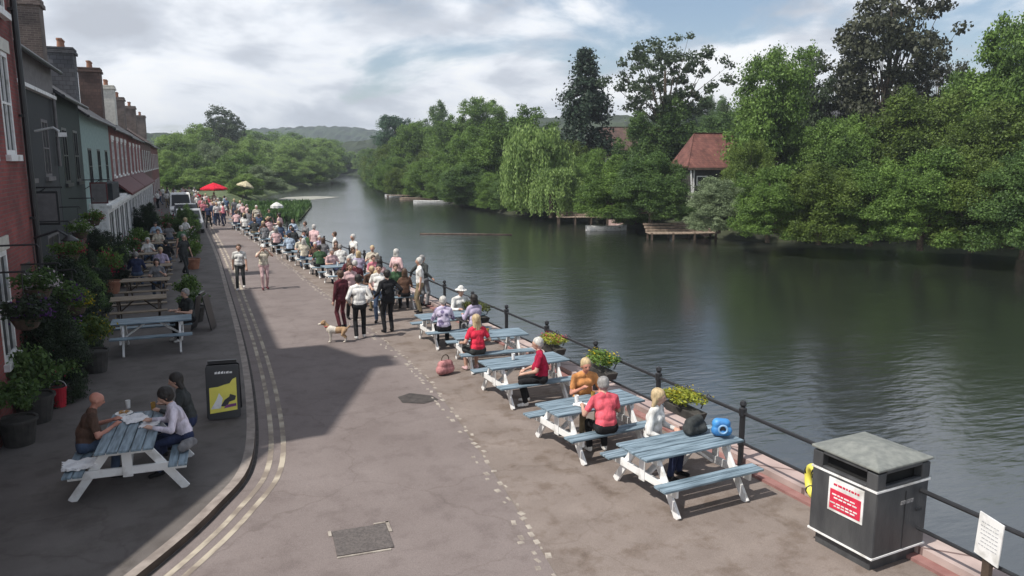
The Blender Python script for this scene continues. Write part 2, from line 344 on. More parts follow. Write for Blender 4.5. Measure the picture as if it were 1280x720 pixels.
qm = NN.new('ShaderNodeMath'); qm.operation = 'MULTIPLY'; LL.new(q.outputs[0], qm.inputs[0]); LL.new(mr.outputs[0], qm.inputs[1]); LL.new(qm.outputs[0], bm_.inputs['Strength'])
flat('river_water', [(-50, -200), (900, -200), (900, 2000), (-50, 2000)], -1.3, m)
# quay wall + coping
mb = MB(); mb2 = MB(); mb3 = MB()
for (x0, y0), (x1, y1) in zip(QUAY, QUAY[1:]):
    mb.face([(x0, y0, .08), (x1, y1, .08), (x1 + .05, y1, -2.5), (x0 + .05, y0, -2.5)])
    mb2.v += []
    for s_, (xa, xb, zt) in ((mb2, (-.40, .06, .14)), (mb3, (-.56, -.405, .05))):
        s_.prism([(x0 + xa, y0, -.05), (x0 + xb, y0, -.05), (x0 + xb, y0, zt), (x0 + xa, y0, zt)], (x1 - x0, y1 - y0, 0))
mb.build('quay_wall', brick('quay_stone', (.16, .10, .09), (.24, .17, .15), (.08, .06, .05), w=.6, h=.25))['kind'] = 'structure'
mb2.build('quay_coping', brick('coping_stone', (.36, .27, .25), (.42, .34, .31), (.16, .11, .10), w=.9, h=3, horiz=False))['kind'] = 'structure'
mb3.build('quay_kerb', M['redstone'])['kind'] = 'structure'
# roadway, pavements
def strip(name, pts, w0, w1, z, mat, closed=False):
    mb = MB(); P = []
    for i, (x, y) in enumerate(pts):
        dx = pts[min(i + 1, len(pts) - 1)][0] - pts[max(i - 1, 0)][0]; dy = pts[min(i + 1, len(pts) - 1)][1] - pts[max(i - 1, 0)][1]; l = math.hypot(dx, dy)
        nx, ny = dy / l, -dx / l; P.append(((x + nx * w0, y + ny * w0, z), (x + nx * w1, y + ny * w1, z)))
    for i in range(len(P) - 1): mb.face([P[i][0], P[i][1], P[i + 1][1], P[i + 1][0]])
    o = mb.build(name, mat); o['kind'] = 'structure'; return o
def smooth_line(pts, k=6):
    out = []
    for i in range(len(pts) - 1):
        p0 = pts[max(i - 1, 0)]; p1 = pts[i]; p2 = pts[i + 1]; p3 = pts[min(i + 2, len(pts) - 1)]
        for j in range(k):
            t = j / k; out.append(tuple(.5 * ((2 * p1[q]) + (-p0[q] + p2[q]) * t + (2 * p0[q] - 5 * p1[q] + 4 * p2[q] - p3[q]) * t * t + (-p0[q] + 3 * p1[q] - 3 * p2[q] + p3[q]) * t ** 3) for q in (0, 1)))
    return out + [pts[-1]]
YL = smooth_line([(-4.0, 5.2), (-2.0, 7.2), (-.62, 9.1), (.25, 10.6), (.82, 12.2), (1.08, 15.6), (1.2, 20.7), (1.22, 28.5), (1.2, 41), (.9, 58), (.3, 84), (-.3, 112)])
KE = [(x - .22, y + .04) for x, y in YL]
CB = smooth_line([(3.2, 2), (3.55, 6.5), (3.95, 9.6), (4.25, 12.3), (4.42, 14.2), (4.55, 16.4), (4.5, 20), (4.3, 26), (3.9, 36), (3.2, 50), (2.3, 66), (1.8, 82)])
def ground_mat(name, c1, c2, stain, sc=.9):
    m, nt, p = base_mat(name); NN = nt.nodes; LL = nt.links; t = NN.new('ShaderNodeTexCoord')
    def nz(s, d, off=0):
        q = NN.new('ShaderNodeTexNoise'); q.inputs['Scale'].default_value = s; q.inputs['Detail'].default_value = d; q.inputs['Roughness'].default_value = .6
        mp = NN.new('ShaderNodeMapping'); mp.inputs['Location'].default_value = (off, off, 0); LL.new(t.outputs['Object'], mp.inputs[0]); LL.new(mp.outputs[0], q.inputs['Vector']); return q
    def rp(f, lo, hi, a, b):
        r = NN.new('ShaderNodeValToRGB'); r.color_ramp.elements[0].position = lo; r.color_ramp.elements[1].position = hi
        r.color_ramp.elements[0].color = rgba(a); r.color_ramp.elements[1].color = rgba(b); LL.new(f.outputs['Fac'], r.inputs[0]); return r
    A = rp(nz(sc, 8), .3, .7, c1, c2); B = rp(nz(2.4, 6, 9), .36, .5, stain, (1, 1, 1)); C = rp(nz(90, 3, 4), .3, .7, (.75, .75, .75), (1.2, 1.2, 1.2))
    prev = A
    for q in (B, C):
        x = NN.new('ShaderNodeMix'); x.data_type = 'RGBA'; x.blend_type = 'MULTIPLY'; x.inputs['Factor'].default_value = 1
        LL.new(prev.outputs[0] if prev is A else prev.outputs['Result'], x.inputs['A']); LL.new(q.outputs[0], x.inputs['B']); prev = x
    # fine cracks, gum spots and drips
    def mult(prev, sock):
        x = NN.new('ShaderNodeMix'); x.data_type = 'RGBA'; x.blend_type = 'MULTIPLY'; x.inputs['Factor'].default_value = 1; LL.new(prev.outputs['Result'], x.inputs['A']); LL.new(sock, x.inputs['B']); return x
    wq = NN.new('ShaderNodeTexNoise'); wq.inputs['Scale'].default_value = 1.5; wq.inputs['Detail'].default_value = 5; LL.new(t.outputs['Object'], wq.inputs['Vector'])
    wa = NN.new('ShaderNodeVectorMath'); wa.operation = 'MULTIPLY_ADD'; wa.inputs[1].default_value = (.9, .9, 0); LL.new(wq.outputs['Color'], wa.inputs[0]); LL.new(t.outputs['Object'], wa.inputs[2])
    vc = NN.new('ShaderNodeTexVoronoi'); vc.feature = 'DISTANCE_TO_EDGE'; vc.inputs['Scale'].default_value = .33; LL.new(wa.outputs[0], vc.inputs['Vector'])
    rc = NN.new('ShaderNodeValToRGB'); rc.color_ramp.elements[0].position = .002; rc.color_ramp.elements[1].position = .008; rc.color_ramp.elements[0].color = (.87, .86, .85, 1); rc.color_ramp.elements[1].color = (1, 1, 1, 1); LL.new(vc.outputs['Distance'], rc.inputs[0]); prev = mult(prev, rc.outputs[0])
    vg = NN.new('ShaderNodeTexVoronoi'); vg.inputs['Scale'].default_value = 1.7; vg.inputs['Randomness'].default_value = 1; LL.new(t.outputs['Object'], vg.inputs['Vector'])
    rg = NN.new('ShaderNodeValToRGB'); rg.color_ramp.elements[0].position = .035; rg.color_ramp.elements[1].position = .05; rg.color_ramp.elements[0].color = (.82, .8, .79, 1); rg.color_ramp.elements[1].color = (1, 1, 1, 1); LL.new(vg.outputs['Distance'], rg.inputs[0]); prev = mult(prev, rg.outputs[0])
    LL.new(prev.outputs['Result'], p.inputs['Base Color']); p.inputs['Roughness'].default_value = .9; p.inputs['Specular IOR Level'].default_value = .3
    b = NN.new('ShaderNodeBump'); b.inputs['Strength'].default_value = .35; b.inputs['Distance'].default_value = .01; LL.new(nz(70, 4).outputs['Fac'], b.inputs['Height']); LL.new(b.outputs[0], p.inputs['Normal'])
    return m
asphalt = ground_mat('worn_asphalt', (.158, .130, .122), (.215, .182, .172), (.86, .85, .85), .5)
prom = ground_mat('worn_promenade', (.172, .140, .122), (.245, .205, .182), (.74, .70, .66), 1.1)
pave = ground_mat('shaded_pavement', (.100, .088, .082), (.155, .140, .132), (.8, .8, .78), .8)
flat("road", [(x - .02, y) for x, y in KE] + [(1.8, 112)] + CB[::-1] + [(3.2, -8), (-9, -8), (-6, 3)], .004, asphalt)
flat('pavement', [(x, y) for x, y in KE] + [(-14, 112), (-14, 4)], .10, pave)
flat('promenade', CB + [(quay_x(y) - .5, y) for x, y in QUAY[::-1] if y > 0] + [(7.8, 2)], .008, prom)
strip('kerb', KE, -.14, .0, .102, noisy('kerb_stone', (.19, .16, .14), (.30, .26, .23), 5, .9, .2, 40))
o = strip('kerb_face', KE, 0, .012, .0, M['stone'])
for v in o.data.vertices:
    pass
mb = MB()
for (x0, y0), (x1, y1) in zip(KE, KE[1:]): mb.face([(x0, y0, 0), (x1, y1, 0), (x1, y1, .103), (x0, y0, .103)])
bpy.data.objects.remove(o); mb.build('kerb_face', M['darkwood'])['kind'] = 'structure'
strip('gutter', KE, .012, .06, .008, noisy('gutter_dark', (.03, .026, .024), (.07, .06, .055), 8, .9))
strip('road_line', YL, .0, .085, .0085, M['line']); strip('road_line', YL, .20, .285, .0085, M['line'])
# double row of pale setts, worn away in places
mb = MB(); r_ = random.Random(3); CBd = smooth_line(CB, 24)
acc = 0
for (x0, y0), (x1, y1) in zip(CBd, CBd[1:]):
    acc += math.hypot(x1 - x0, y1 - y0)
    if acc > .20 and y0 < 60:
        acc = 0
        for s_ in (-.15, .02):
            if r_.random() < .72: mb.box((x0 + s_ + r_.uniform(-.05, .05), y0 + r_.uniform(-.05, .05), .007), (r_.uniform(.03, .10), r_.uniform(.06, .16), .012), r_.uniform(-.3, .3), .8)
tag(mb.build('sett_strip', M['palestone']), kind='structure')
# road patches and covers, lying in the surface
mb = MB(); mb.box((1.72, 9.1, .012), (.70, .66, .012), R(-4)); c_ = mb.build('drain_cover', noisy('cast_cover', (.075, .064, .060), (.125, .108, .10), 30, .7, .5, 80)); tag(c_, 'square dark metal cover set in the road near the bottom of the photo', 'drain cover')
mb = MB()
for q in ((.38, .24, .045, .30), (.30, .37, .2, .03), (-.38, .28, .04, .14), (-.02, -.365, .66, .03)): mb.box((q[0], q[1], 0), (q[2], q[3], .012), 0)
mb.build('cover_frame', M['palestone'], c_, loc=(1.72, 9.1, .011), rz=R(-4))
flat('asphalt_patch', [ground(*q) for q in ((497, 497), (512, 492), (540, 495), (548, 500), (530, 505), (503, 504))], .0125, noisy('tar_patch', (.035, .03, .028), (.07, .06, .055), 8, .9))
# slipway reeds at the end of the quay
flat('reed_bed_ground', [(4, 79), (10, 80), (14, 101), (9.5, 107), (4, 104)], -1.15, grass)
# sunlit ripples painted as a flat pale strip in the river beyond the quay
flat('sunlit_ripples', [ground(*q, z=-1.25) for q in ((345, 249), (360, 246), (392, 245), (425, 246), (400, 248.5), (372, 251))], -1.27, noisy('pale_ripple_glint', (.20, .20, .17), (.36, .36, .31), 1, .7))

# hills
def ridge(name, cx, cy, ang, length, width, hgt, mat, seed, n=160, k=24):
    mb = MB(); r = random.Random(seed); ph = [r.uniform(0, 6) for _ in range(8)]
    for i in range(n + 1):
        u = i / n * 2 - 1
        for j in range(k + 1):
            v = j / k * 2 - 1
            env = (math.cos(u * math.pi / 2) ** .9) * (math.cos(v * math.pi / 2) ** 1.0)
            hh = hgt * env * (1 + .05 * math.sin(u * 5 + ph[0]) + .03 * math.sin(u * 11 + ph[1])) + r.uniform(-1, 1) * .045 * hgt * (env > .05)
            x = u * length / 2; y = v * width / 2
            mb.v.append((cx + x * math.cos(ang) - y * math.sin(ang), cy + x * math.sin(ang) + y * math.cos(ang), hh - 2))
    for i in range(n):
        for j in range(k): a = i * (k + 1) + j; mb.f.append((a, a + k + 1, a + k + 2, a + 1)); mb.m.append(0)
    o = mb.build(name, mat); o['kind'] = 'structure'; return o
forest = noisy('forest_hill', (.008, .022, .010), (.028, .050, .018), .05, .95, .6, .3)
x_, y_ = away(368, 1000); ridge('hill', x_, y_, -YAW, 640, 300, 47, forest, 1)
x_, y_ = away(900, 420); ridge('hill', x_, y_, -YAW, 560, 220, 33, noisy('field_hill', (.012, .022, .010), (.03, .045, .018), .05, .95, .4, .3), 2)
x_, y_ = away(500, 1300); ridge('hill', x_, y_, -YAW, 1500, 400, 40, forest, 5)
x_, y_ = away(120, 420); ridge('hill', x_, y_, -YAW, 300, 200, 22, forest, 6)

# ------------------------------------------------------------------ buildings
def facade_wall(x, y0, y1, z0, z1, holes, depth=.05):
    """front sheet facing +X with true openings, reveals included"""
    mb = MB(); ys = sorted({y0, y1} | {h[0] for h in holes} | {h[1] for h in holes}); zs = sorted({z0, z1} | {h[2] for h in holes} | {h[3] for h in holes})
    for a, b in zip(ys, ys[1:]):
        for c, d_ in zip(zs, zs[1:]):
            if any(h[0] <= a and b <= h[1] and h[2] <= c and d_ <= h[3] for h in holes): continue
            mb.face([(x, a, c), (x, b, c), (x, b, d_), (x, a, d_)])
    for h in holes:
        a, b, c, d_ = h; X = x - depth
        mb.face([(x, a, c), (X, a, c), (X, a, d_), (x, a, d_)]); mb.face([(x, b, c), (x, b, d_), (X, b, d_), (X, b, c)])
        mb.face([(x, a, d_), (X, a, d_), (X, b, d_), (x, b, d_)]); mb.face([(x, a, c), (x, b, c), (X, b, c), (X, a, c)])
    return mb
def window(parent, x, h, fm, sill=None, bars=(1, 1), lintel=None, fw=.09, depth=.05):
    a, b, c, d_ = h; X = x - depth + .03; mb = MB()
    mb.box((X, (a + b) / 2, c + fw / 2), (.06, b - a, fw)); mb.box((X, (a + b) / 2, d_ - fw / 2), (.06, b - a, fw))
    for y in (a + fw / 2, b - fw / 2): mb.box((X, y, (c + d_) / 2), (.06, fw, d_ - c - 2 * fw))
    for i in range(bars[0]): y = a + (b - a) * (i + 1) / (bars[0] + 1); mb.box((X + .002, y, (c + d_) / 2), (.045, .035, d_ - c - 2 * fw))
    for i in range(bars[1]): z = c + (d_ - c) * (i + 1) / (bars[1] + 1); mb.box((X + .005, (a + b) / 2, z), (.045, b - a - 2 * fw, .045))
    wn_ = mb.build('window', fm, parent)
    g = MB(); g.face([(X - .01, a + .01, c + .01), (X - .01, b - .01, c + .01), (X - .01, b - .01, d_ - .01), (X - .01, a + .01, d_ - .01)]); g.build('pane', M['glass'], wn_)
    if sill: s_ = MB(); s_.box((x + .03, (a + b) / 2, c - .06), (.12, b - a + .2, .12)); s_.build('sill', sill, wn_)
    if lintel: s_ = MB(); s_.box((x + .015, (a + b) / 2, d_ + .13), (.05, b - a + .3, .24)); s_.build('lintel', lintel, wn_)
    return wn_
def door(parent, x, h, mat):
    a, b, c, d_ = h; mb = MB(); mb.box((x - .025, (a + b) / 2, (c + d_) / 2), (.05, b - a, d_ - c)); dd = mb.build('door', mat, parent)
    k = MB()
    for i in (0, 1):
        for j in (0, 1): k.box((x + .003, a + (b - a) * (.3 + .4 * i), c + (d_ - c) * (.27 + .42 * j)), (.02, (b - a) * .28, (d_ - c) * .3))
    k.build('door_panel', mat, dd); k = MB(); k.sphere((x + .03, b - .12, c + 1.0), .03); k.build('handle', M['chrome'], dd)
def chimney(parent, x, y, z0, z1, wx, wy, mat=None, pots=3):
    mb = MB(); mb.box((x, y, (z0 + z1) / 2), (wx, wy, z1 - z0)); mb.box((x, y, z1 - .12), (wx + .16, wy + .16, .14)); mb.box((x, y, z1 + .05), (wx + .08, wy + .08, .1))
    c = mb.build('chimney', mat or M['chim'], parent, bevel=.01); k = MB()
    for i in range(pots): k.lathe([(.13, 0), (.11, .3), (.14, .34), (.14, .42), (.1, .42)], (x, y + (i - (pots - 1) / 2) * (wy / pots), z1 + .1), 10)
    k.build('chimney_pot', M['pot'], c)
def house(name, y0, y1, x, eave, wallm, roofm, label, wins, fm, sill, ridge_h=2.6, depth=7, trim=None, doors=(), lintel=None, bars=(1, 1), doorm=None, gut=None, group=None):
    root = empty(name, (0, 0, 0)); tag(root, label, 'house', group or 'terraced houses along the riverside street')
    holes = list(wins) + list(doors)
    mb = facade_wall(x, y0, y1, 0, eave, holes)
    mb.face([(x, y0, 0), (x, y0, eave), (x - depth / 2, y0, eave + ridge_h), (x - depth, y0, eave), (x - depth, y0, 0)])
    mb.face([(x, y1, 0), (x - depth, y1, 0), (x - depth, y1, eave), (x - depth / 2, y1, eave + ridge_h), (x, y1, eave)])
    mb.face([(x - depth, y0, 0), (x - depth, y0, eave), (x - depth, y1, eave), (x - depth, y1, 0)])
    mb.build('wall', wallm, root)
    # backing behind panes
    rf = MB(); e_ = .28; sl_ = ridge_h / (depth / 2)
    rf.prism([(x + e_, y0 - .0, eave - e_ * sl_ + .03), (x - depth / 2, y0, eave + ridge_h + .03), (x - depth - e_, y0, eave - e_ * sl_ + .03), (x - depth - e_, y0, eave - e_ * sl_ + .13), (x - depth / 2, y0, eave + ridge_h + .14), (x + e_, y0, eave - e_ * sl_ + .13)], (0, y1 - y0 - .004, 0))
    rf.build('roof', roofm, root)
    g = MB(); g.tube([(x + e_ + .05, y0 + .01, eave - e_ * sl_ + .04), (x + e_ + .05, y1 - .01, eave - e_ * sl_ + .04)], .06, 8); g.build('gutter_pipe', gut or M['black'], root)
    for h in wins: window(root, x, h, fm, sill, bars, lintel)
    for h in doors: door(root, x, h, doorm or M['maroon'])
    return root
def winrow(y0, y1, n, w_, z0, z1): s_ = (y1 - y0) / n; return [(y0 + s_ * (i + .5) - w_ / 2, y0 + s_ * (i + .5) + w_ / 2, z0, z1) for i in range(n)]

# near outbuilding and tall brick house: unseen roof profiles shaped for the shadow they cast on the street
root = empty('shadow_outbuilding'); tag(root, 'unseen low brick outbuilding beyond the left edge, shaped for its shadow', 'outbuilding')
mb = MB(); mb.prism([(-3.25, 8.2, 0), (-3.25, 12.3, 0), (-3.25, 12.3, 5.6), (-3.25, 8.2, 1.9)], (-4, 0, 0)); mb.build('wall', M['brick3'], root)  # out of view, added and sloped to cast the near pavement's shade edge
mb = MB(); mb.prism([(-3.1, 8.0, 1.82), (-3.1, 12.28, 5.66), (-3.1, 12.28, 5.8), (-3.1, 8.0, 1.96)], (-4.4, 0, 0)); mb.build('roof', M['slate'], root)
root = empty('brick_house'); tag(root, 'tall dark red brick house with white sills at the left edge, nearest the camera', 'house', 'terraced houses along the riverside street')
X1 = -3.2; Y0, Y1 = 12.32, 18.9
wins = [(13.2, 14.1, 4.9, 6.85), (15.1, 16.0, 4.9, 6.85), (17.15, 18.05, 4.9, 6.85), (15.2, 16.2, 1.3, 3.2)]
dr = [(17.3, 18.25, .05, 2.75), (13.2, 14.2, .05, 2.6)]
mb = facade_wall(X1, Y0, Y1, 0, 6.9, wins + dr)
mb.face([(X1, Y0, 6.9), (X1, Y1, 6.9), (X1, Y1, 8.3), (X1, 16.5, 9.6)])  # gable peak above the view, shaped for the shadow wanted on the road
mb.face([(X1, Y1, 0), (X1 - 8, Y1, 0), (X1 - 8, Y1, 8.3), (X1, Y1, 8.3)]); mb.face([(X1, Y0, 0), (X1, Y0, 6.9), (X1 - 8, Y0, 6.9), (X1 - 8, Y0, 0)])
mb.build('wall', M['brick1'], root)
mb = MB(); mb.prism([(X1 + .1, Y0 - .02, 6.9), (X1 + .1, 16.5, 9.62), (X1 + .1, Y1 + .04, 8.3), (X1 + .1, Y1 + .04, 8.43), (X1 + .1, 16.5, 9.75), (X1 + .1, Y0 - .02, 7.03)], (-8.2, 0, 0)); mb.build('roof', M['slate'], root)
for h in wins: window(root, X1, h, M['white'], M['white'], (1, 1), M['offwhite'])
window(root, X1 + .06, (17.15, 18.0, 7.6, 8.4), M['white'], M['white'], (1, 0))
for h in dr: door(root, X1, h, M['black'])
chimney(root, X1 - .6, 16.5, 9.4, 10.6, .7, .9, M['chim'], 2)  # unseen chimney, added to give the house's shadow an irregular tip
mb = MB(); mb.tube([(X1 + .10, 18.72, .1), (X1 + .10, 18.72, 8.3)], .06, 10)
for z in (1.5, 3.6, 5.7, 7.8): mb.box((X1 + .06, 18.72, z), (.1, .2, .05))
mb.build('drainpipe', M['black'], root)
mb = MB(); mb.tube([(X1 + .1, 18.3, 3.2), (X1 + .55, 18.3, 3.35), (X1 + .75, 18.3, 3.2)], .025, 8); mb.lathe([(.02, .1), (.16, 0), (.17, -.02), (.03, -.03)], (X1 + .75, 18.3, 3.15), 14); mb.build('wall_lamp', M['black'], root)
def hanging_sign(x, y, z, label, mat):
    e = empty('hanging_sign', (x, y, z)); tag(e, label, 'sign', 'boards hung out from the terrace fronts')
    q = MB(); q.box((.45, 0, .62), (.95, .04, .04)); q.tube([(0, 0, .25), (.55, 0, .6)], .015, 6); q.build('bracket', M['black'], e)
    q = MB(); q.box((.5, 0, .1), (.62, .05, .85)); bd = q.build('board', mat, e, bevel=.01); q = MB(); q.box((.5, 0, .1), (.52, .062, .74)); q.build('panel', M['greyrender'], bd)
hanging_sign(-3.96, 22.3, 3.5, 'dark hanging board on the charcoal house', M['black']); hanging_sign(-3.96, 34.6, 3.4, 'hanging board on the blackish green house', M['maroon'])
# dark houses
h2 = house('dark_house', 18.95, 28.9, -4.0, 7.7, M['charcoal'], M['slate'], 'charcoal painted house with a grey upper band, next to the tall brick house', winrow(19.5, 28.5, 3, 1.1, 4.3, 6.0) + [(20, 22, .9, 2.6), (25.7, 27.7, .9, 2.6)], M['greyrender'], M['greyrender'], 2.4, doors=[(23, 24, .05, 2.4)], doorm=M['darkgreen'])
mb = MB(); mb.box((-3.97, 23.92, 7.25), (.07, 9.9, .86)); mb.build('upper_band', M['greyrender'], h2)
mb = MB(); mb.box((-3.93, 23.92, 6.76), (.16, 9.9, .1)); mb.build('string_course', M['white'], h2)
mb = MB(); mb.tube([(-3.9, 28.6, 4.6), (-3.9, 28.6, 6.9)], .05, 8); mb.build('drainpipe', M['greyrender'], h2)
mb = MB(); mb.tube([(-3.98, 25.2, 5.6), (-3.5, 25.1, 5.7), (-3.35, 25.0, 5.6)], .03, 8); mb.box((-3.3, 24.95, 5.5), (.22, .34, .12), .3); mb.build('floodlight', M['white'], h2)
h3 = house('dark_house', 28.95, 35.3, -4.0, 7.0, M['darkgreen'], M['slate'], 'blackish green house between the charcoal house and the sage green one', winrow(29.4, 35, 2, 1.2, 4.0, 5.9) + [(29.8, 31.8, .8, 2.7)], M['black'], M['black'], 2.5, doors=[(33.2, 34.2, .05, 2.4)])
chimney(h3, -5.1, 33.0, 7.5, 10.4, .95, .9, M['chim'])
h4 = house('sage_house', 35.35, 47, -4.0, 6.7, M['sage'], M['slate'], 'pale sage green rendered house with dark windows on its upper floor', winrow(36, 46.6, 3, 1.25, 3.75, 5.3), M['black'], M['greyrender'], 2.5)
chimney(h4, -5.5, 44.2, 7.4, 10.1, 1.1, 1.2, M['slate'])
h5 = house('terraced_house', 47.05, 60, -4.0, 6.6, M['brick2'], M['slate'], 'red brick house with tall white windows right after the sage green house', winrow(47.4, 59.6, 4, 1.3, 3.9, 5.9), M['white'], M['white'], 2.5, lintel=M['white'])
chimney(h5, -5.5, 56, 7.4, 10.4, 1.2, 1.3, M['browntile'])
h6 = house('terraced_house', 60.05, 76, -4.0, 6.5, M['brick1'], M['slate'], 'deep red brick house with four white windows, halfway down the terrace', winrow(60.4, 75.6, 4, 1.3, 3.9, 5.8) , M['white'], M['white'], 2.5, lintel=M['white'])
chimney(h6, -5.5, 66, 7.4, 10.2, 1.1, 1.3, M['offwhite']); chimney(h6, -5.5, 75, 7.4, 10.0, 1.1, 1.3)
h7 = house('terraced_house', 76.05, 94, -4.0, 6.6, M['brick3'], M['browntile'], 'brown brick house with a clay roof, last but one of the terrace', winrow(76.4, 93.6, 5, 1.2, 3.8, 5.7) + winrow(76.4, 93.6, 5, 1.4, .9, 2.5), M['white'], M['white'], 2.6)
chimney(h7, -5.5, 90, 7.4, 10.2, 1.1, 1.3)
h8 = house('terraced_house', 94.05, 114, -4.0, 6.4, M['brick2'], M['slate'], 'farthest red brick house at the end of the terrace', winrow(94.4, 113.6, 5, 1.2, 3.8, 5.5) + winrow(94.4, 113.6, 5, 1.4, .9, 2.5), M['white'], M['white'], 2.4)
chimney(h8, -5.5, 108, 7.4, 10.2, 1.2, 1.4)
for nm, y0, y1, n_, lab in (('shop_front', 36, 47, 4, 'white painted pillared ground floor front with dark panes under the sage green house'), ('shop_front', 47.3, 60, 5, 'white painted pillared front with a maroon canopy below the first red brick house'), ('shop_front', 60.3, 76, 6, 'farther white pillared front with a maroon canopy below the deep red brick house')):
    r = empty(nm); tag(r, lab, 'shop front', 'white pillared fronts along the terrace'); X = -3.35
    s_ = (y1 - y0) / n_; hs = [(y0 + s_ * i + .26, y0 + s_ * (i + 1) - .26, .45, 2.6) for i in range(n_)]
    mb = facade_wall(X, y0, y1, 0, 3.0, hs, .04); mb.face([(X, y0, 0), (X, y0, 3), (-4, y0, 3), (-4, y0, 0)]); mb.face([(X, y0, 3), (X, y1, 3), (-4, y1, 3), (-4, y0, 3)]); mb.build('wall', M['white'], r)
    mb = MB(); mb.box((X + .06, (y0 + y1) / 2, 2.85), (.25, y1 - y0 - .02, .14)); mb.build('cornice', M['white'], r)
    for i in range(n_ + 1): mb = MB(); mb.box((X + .01, min(max(y0 + s_ * i, y0 + .2), y1 - .2), 1.38), (.04, .36, 2.76)); mb.build('pilaster', M['white'], r)
    for h in hs: window(r, X, h, M['white'], None, (1, 0), None, .05, .04)
    if 'maroon' in lab: mb = MB(); mb.prism([(X + .25, y0, 2.98), (-4, y0, 3.75), (-4, y0, 3.6), (X + .25, y0, 2.86)], (0, y1 - y0, 0)); mb.build('canopy', M['maroon'], r)
mb = MB(); mb.box((-3.55, 40.2, 3.4), (.5, 3.4, .75)); o_ = mb.build('balcony_planter', M['charcoal'], bevel=.03); tag(o_, 'black box planter on top of the white pillared front under the sage house', 'planter')

# riverside house across the water
r = empty('riverside_house'); tag(r, 'small house with a red tiled roof across the river among the trees', 'house')
x_, y_ = away(878, 72); r.location = (x_, y_, .2); r.rotation_euler.z = -YAW + R(8); r.scale = (.84, .84, .95)
mb = MB(); mb.box((.6, 0, 2.2), (5.6, 5, 4.2)); mb.build('wall', paint('dim_cladding', (.045, .04, .038), .9), r)
mb = MB(); mb.prism([(-2.7, -3.0, 4.1), (4.0, -3.0, 4.1), (3.2, 0, 7.3), (-1.0, 0, 7.3)], (0, .08, .14))
mb.prism([(-2.7, 3.0, 4.1), (4.0, 3.0, 4.1), (3.2, 0, 7.34), (-1.0, 0, 7.34)], (0, -.08, .14)); mb.prism([(4.0, -3, 4.1), (4.0, 3, 4.1), (3.2, 0, 7.3)], (.08, 0, .14)); mb.prism([(-2.7, -3, 4.1), (-2.7, 3, 4.1), (-1.0, 0, 7.3)], (-.08, 0, .14)); mb.build('roof', M['redtile'], r)
mb = MB(); mb.box((.65, -3.0, 4.02), (6.8, .12, .22)); mb.build('fascia', M['darkwood'], r)
mb = MB(); mb.box((-1.9, -2.53, 2.0), (.16, .1, 3.9)); mb.box((-1.0, -2.56, 2.9), (1.2, .08, .9)); wd = mb.build('window', M['white'], r)
mb = MB(); mb.box((-1.0, -2.62, 2.9), (1.0, .03, .7)); mb.build('pane', M['glass'], wd)
mb = MB(); mb.beam((-2.4, -2.9, 3.9), (-2.0, -2.9, -.6), .12, .12); mb.build('porch_post', M['white'], r)
r = empty('distant_house'); tag(r, 'brown roofed building half hidden behind the tall conifer across the river', 'house')
x_, y_ = away(790, 118); r.location = (x_, y_, 1.2); r.rotation_euler.z = -YAW - R(6)
mb = MB(); mb.box((0, 0, 2.5), (11, 7, 5.2)); mb.build('wall', M['brick3'], r)
mb = MB(); mb.prism([(-5.8, -4, 5.0), (5.8, -4, 5.0), (5.0, 0, 8.4), (-5.0, 0, 8.4)], (0, .08, .14)); mb.prism([(-5.8, 4, 5.0), (5.8, 4, 5.0), (5.0, 0, 8.45), (-5.0, 0, 8.45)], (0, -.08, .14)); mb.build('roof', M['browntile'], r)
for q in (-3.5, -1, 2.5): mb = MB(); mb.box((q, -3.52, 3.2), (1.1, .08, 1.3)); wd = mb.build('window', M['white'], r); k = MB(); k.box((q, -3.58, 3.2), (.9, .04, 1.1)); k.build('pane', M['glass'], wd)
# pale house glimpsed between the right hand trees
r = empty('distant_house'); tag(r, 'pale walled house glimpsed through the trees below the bronze tree', 'house')
x_, y_ = away(1062, 92); r.location = (x_, y_, 3.0); r.rotation_euler.z = -YAW
mb = MB(); mb.box((0, 0, 2.8), (8, 6, 5.6)); mb.build('wall', M['greyrender'], r)
mb = MB(); mb.prism([(-4.4, -3.4, 5.5), (4.4, -3.4, 5.5), (3.6, 0, 8.0), (-3.6, 0, 8.0)], (0, .08, .14)); mb.prism([(-4.4, 3.4, 5.5), (4.4, 3.4, 5.5), (3.6, 0, 8.04), (-3.6, 0, 8.04)], (0, -.08, .14)); mb.build('roof', M['slate'], r)
for q in (-2.5, 0, 2.5): mb = MB(); mb.box((q, -3.03, 3.9), (1.2, .08, 1.2)); wd = mb.build('window', M['white'], r); k = MB(); k.box((q, -3.09, 3.9), (1.0, .04, 1.0)); k.build('pane', M['glass'], wd)
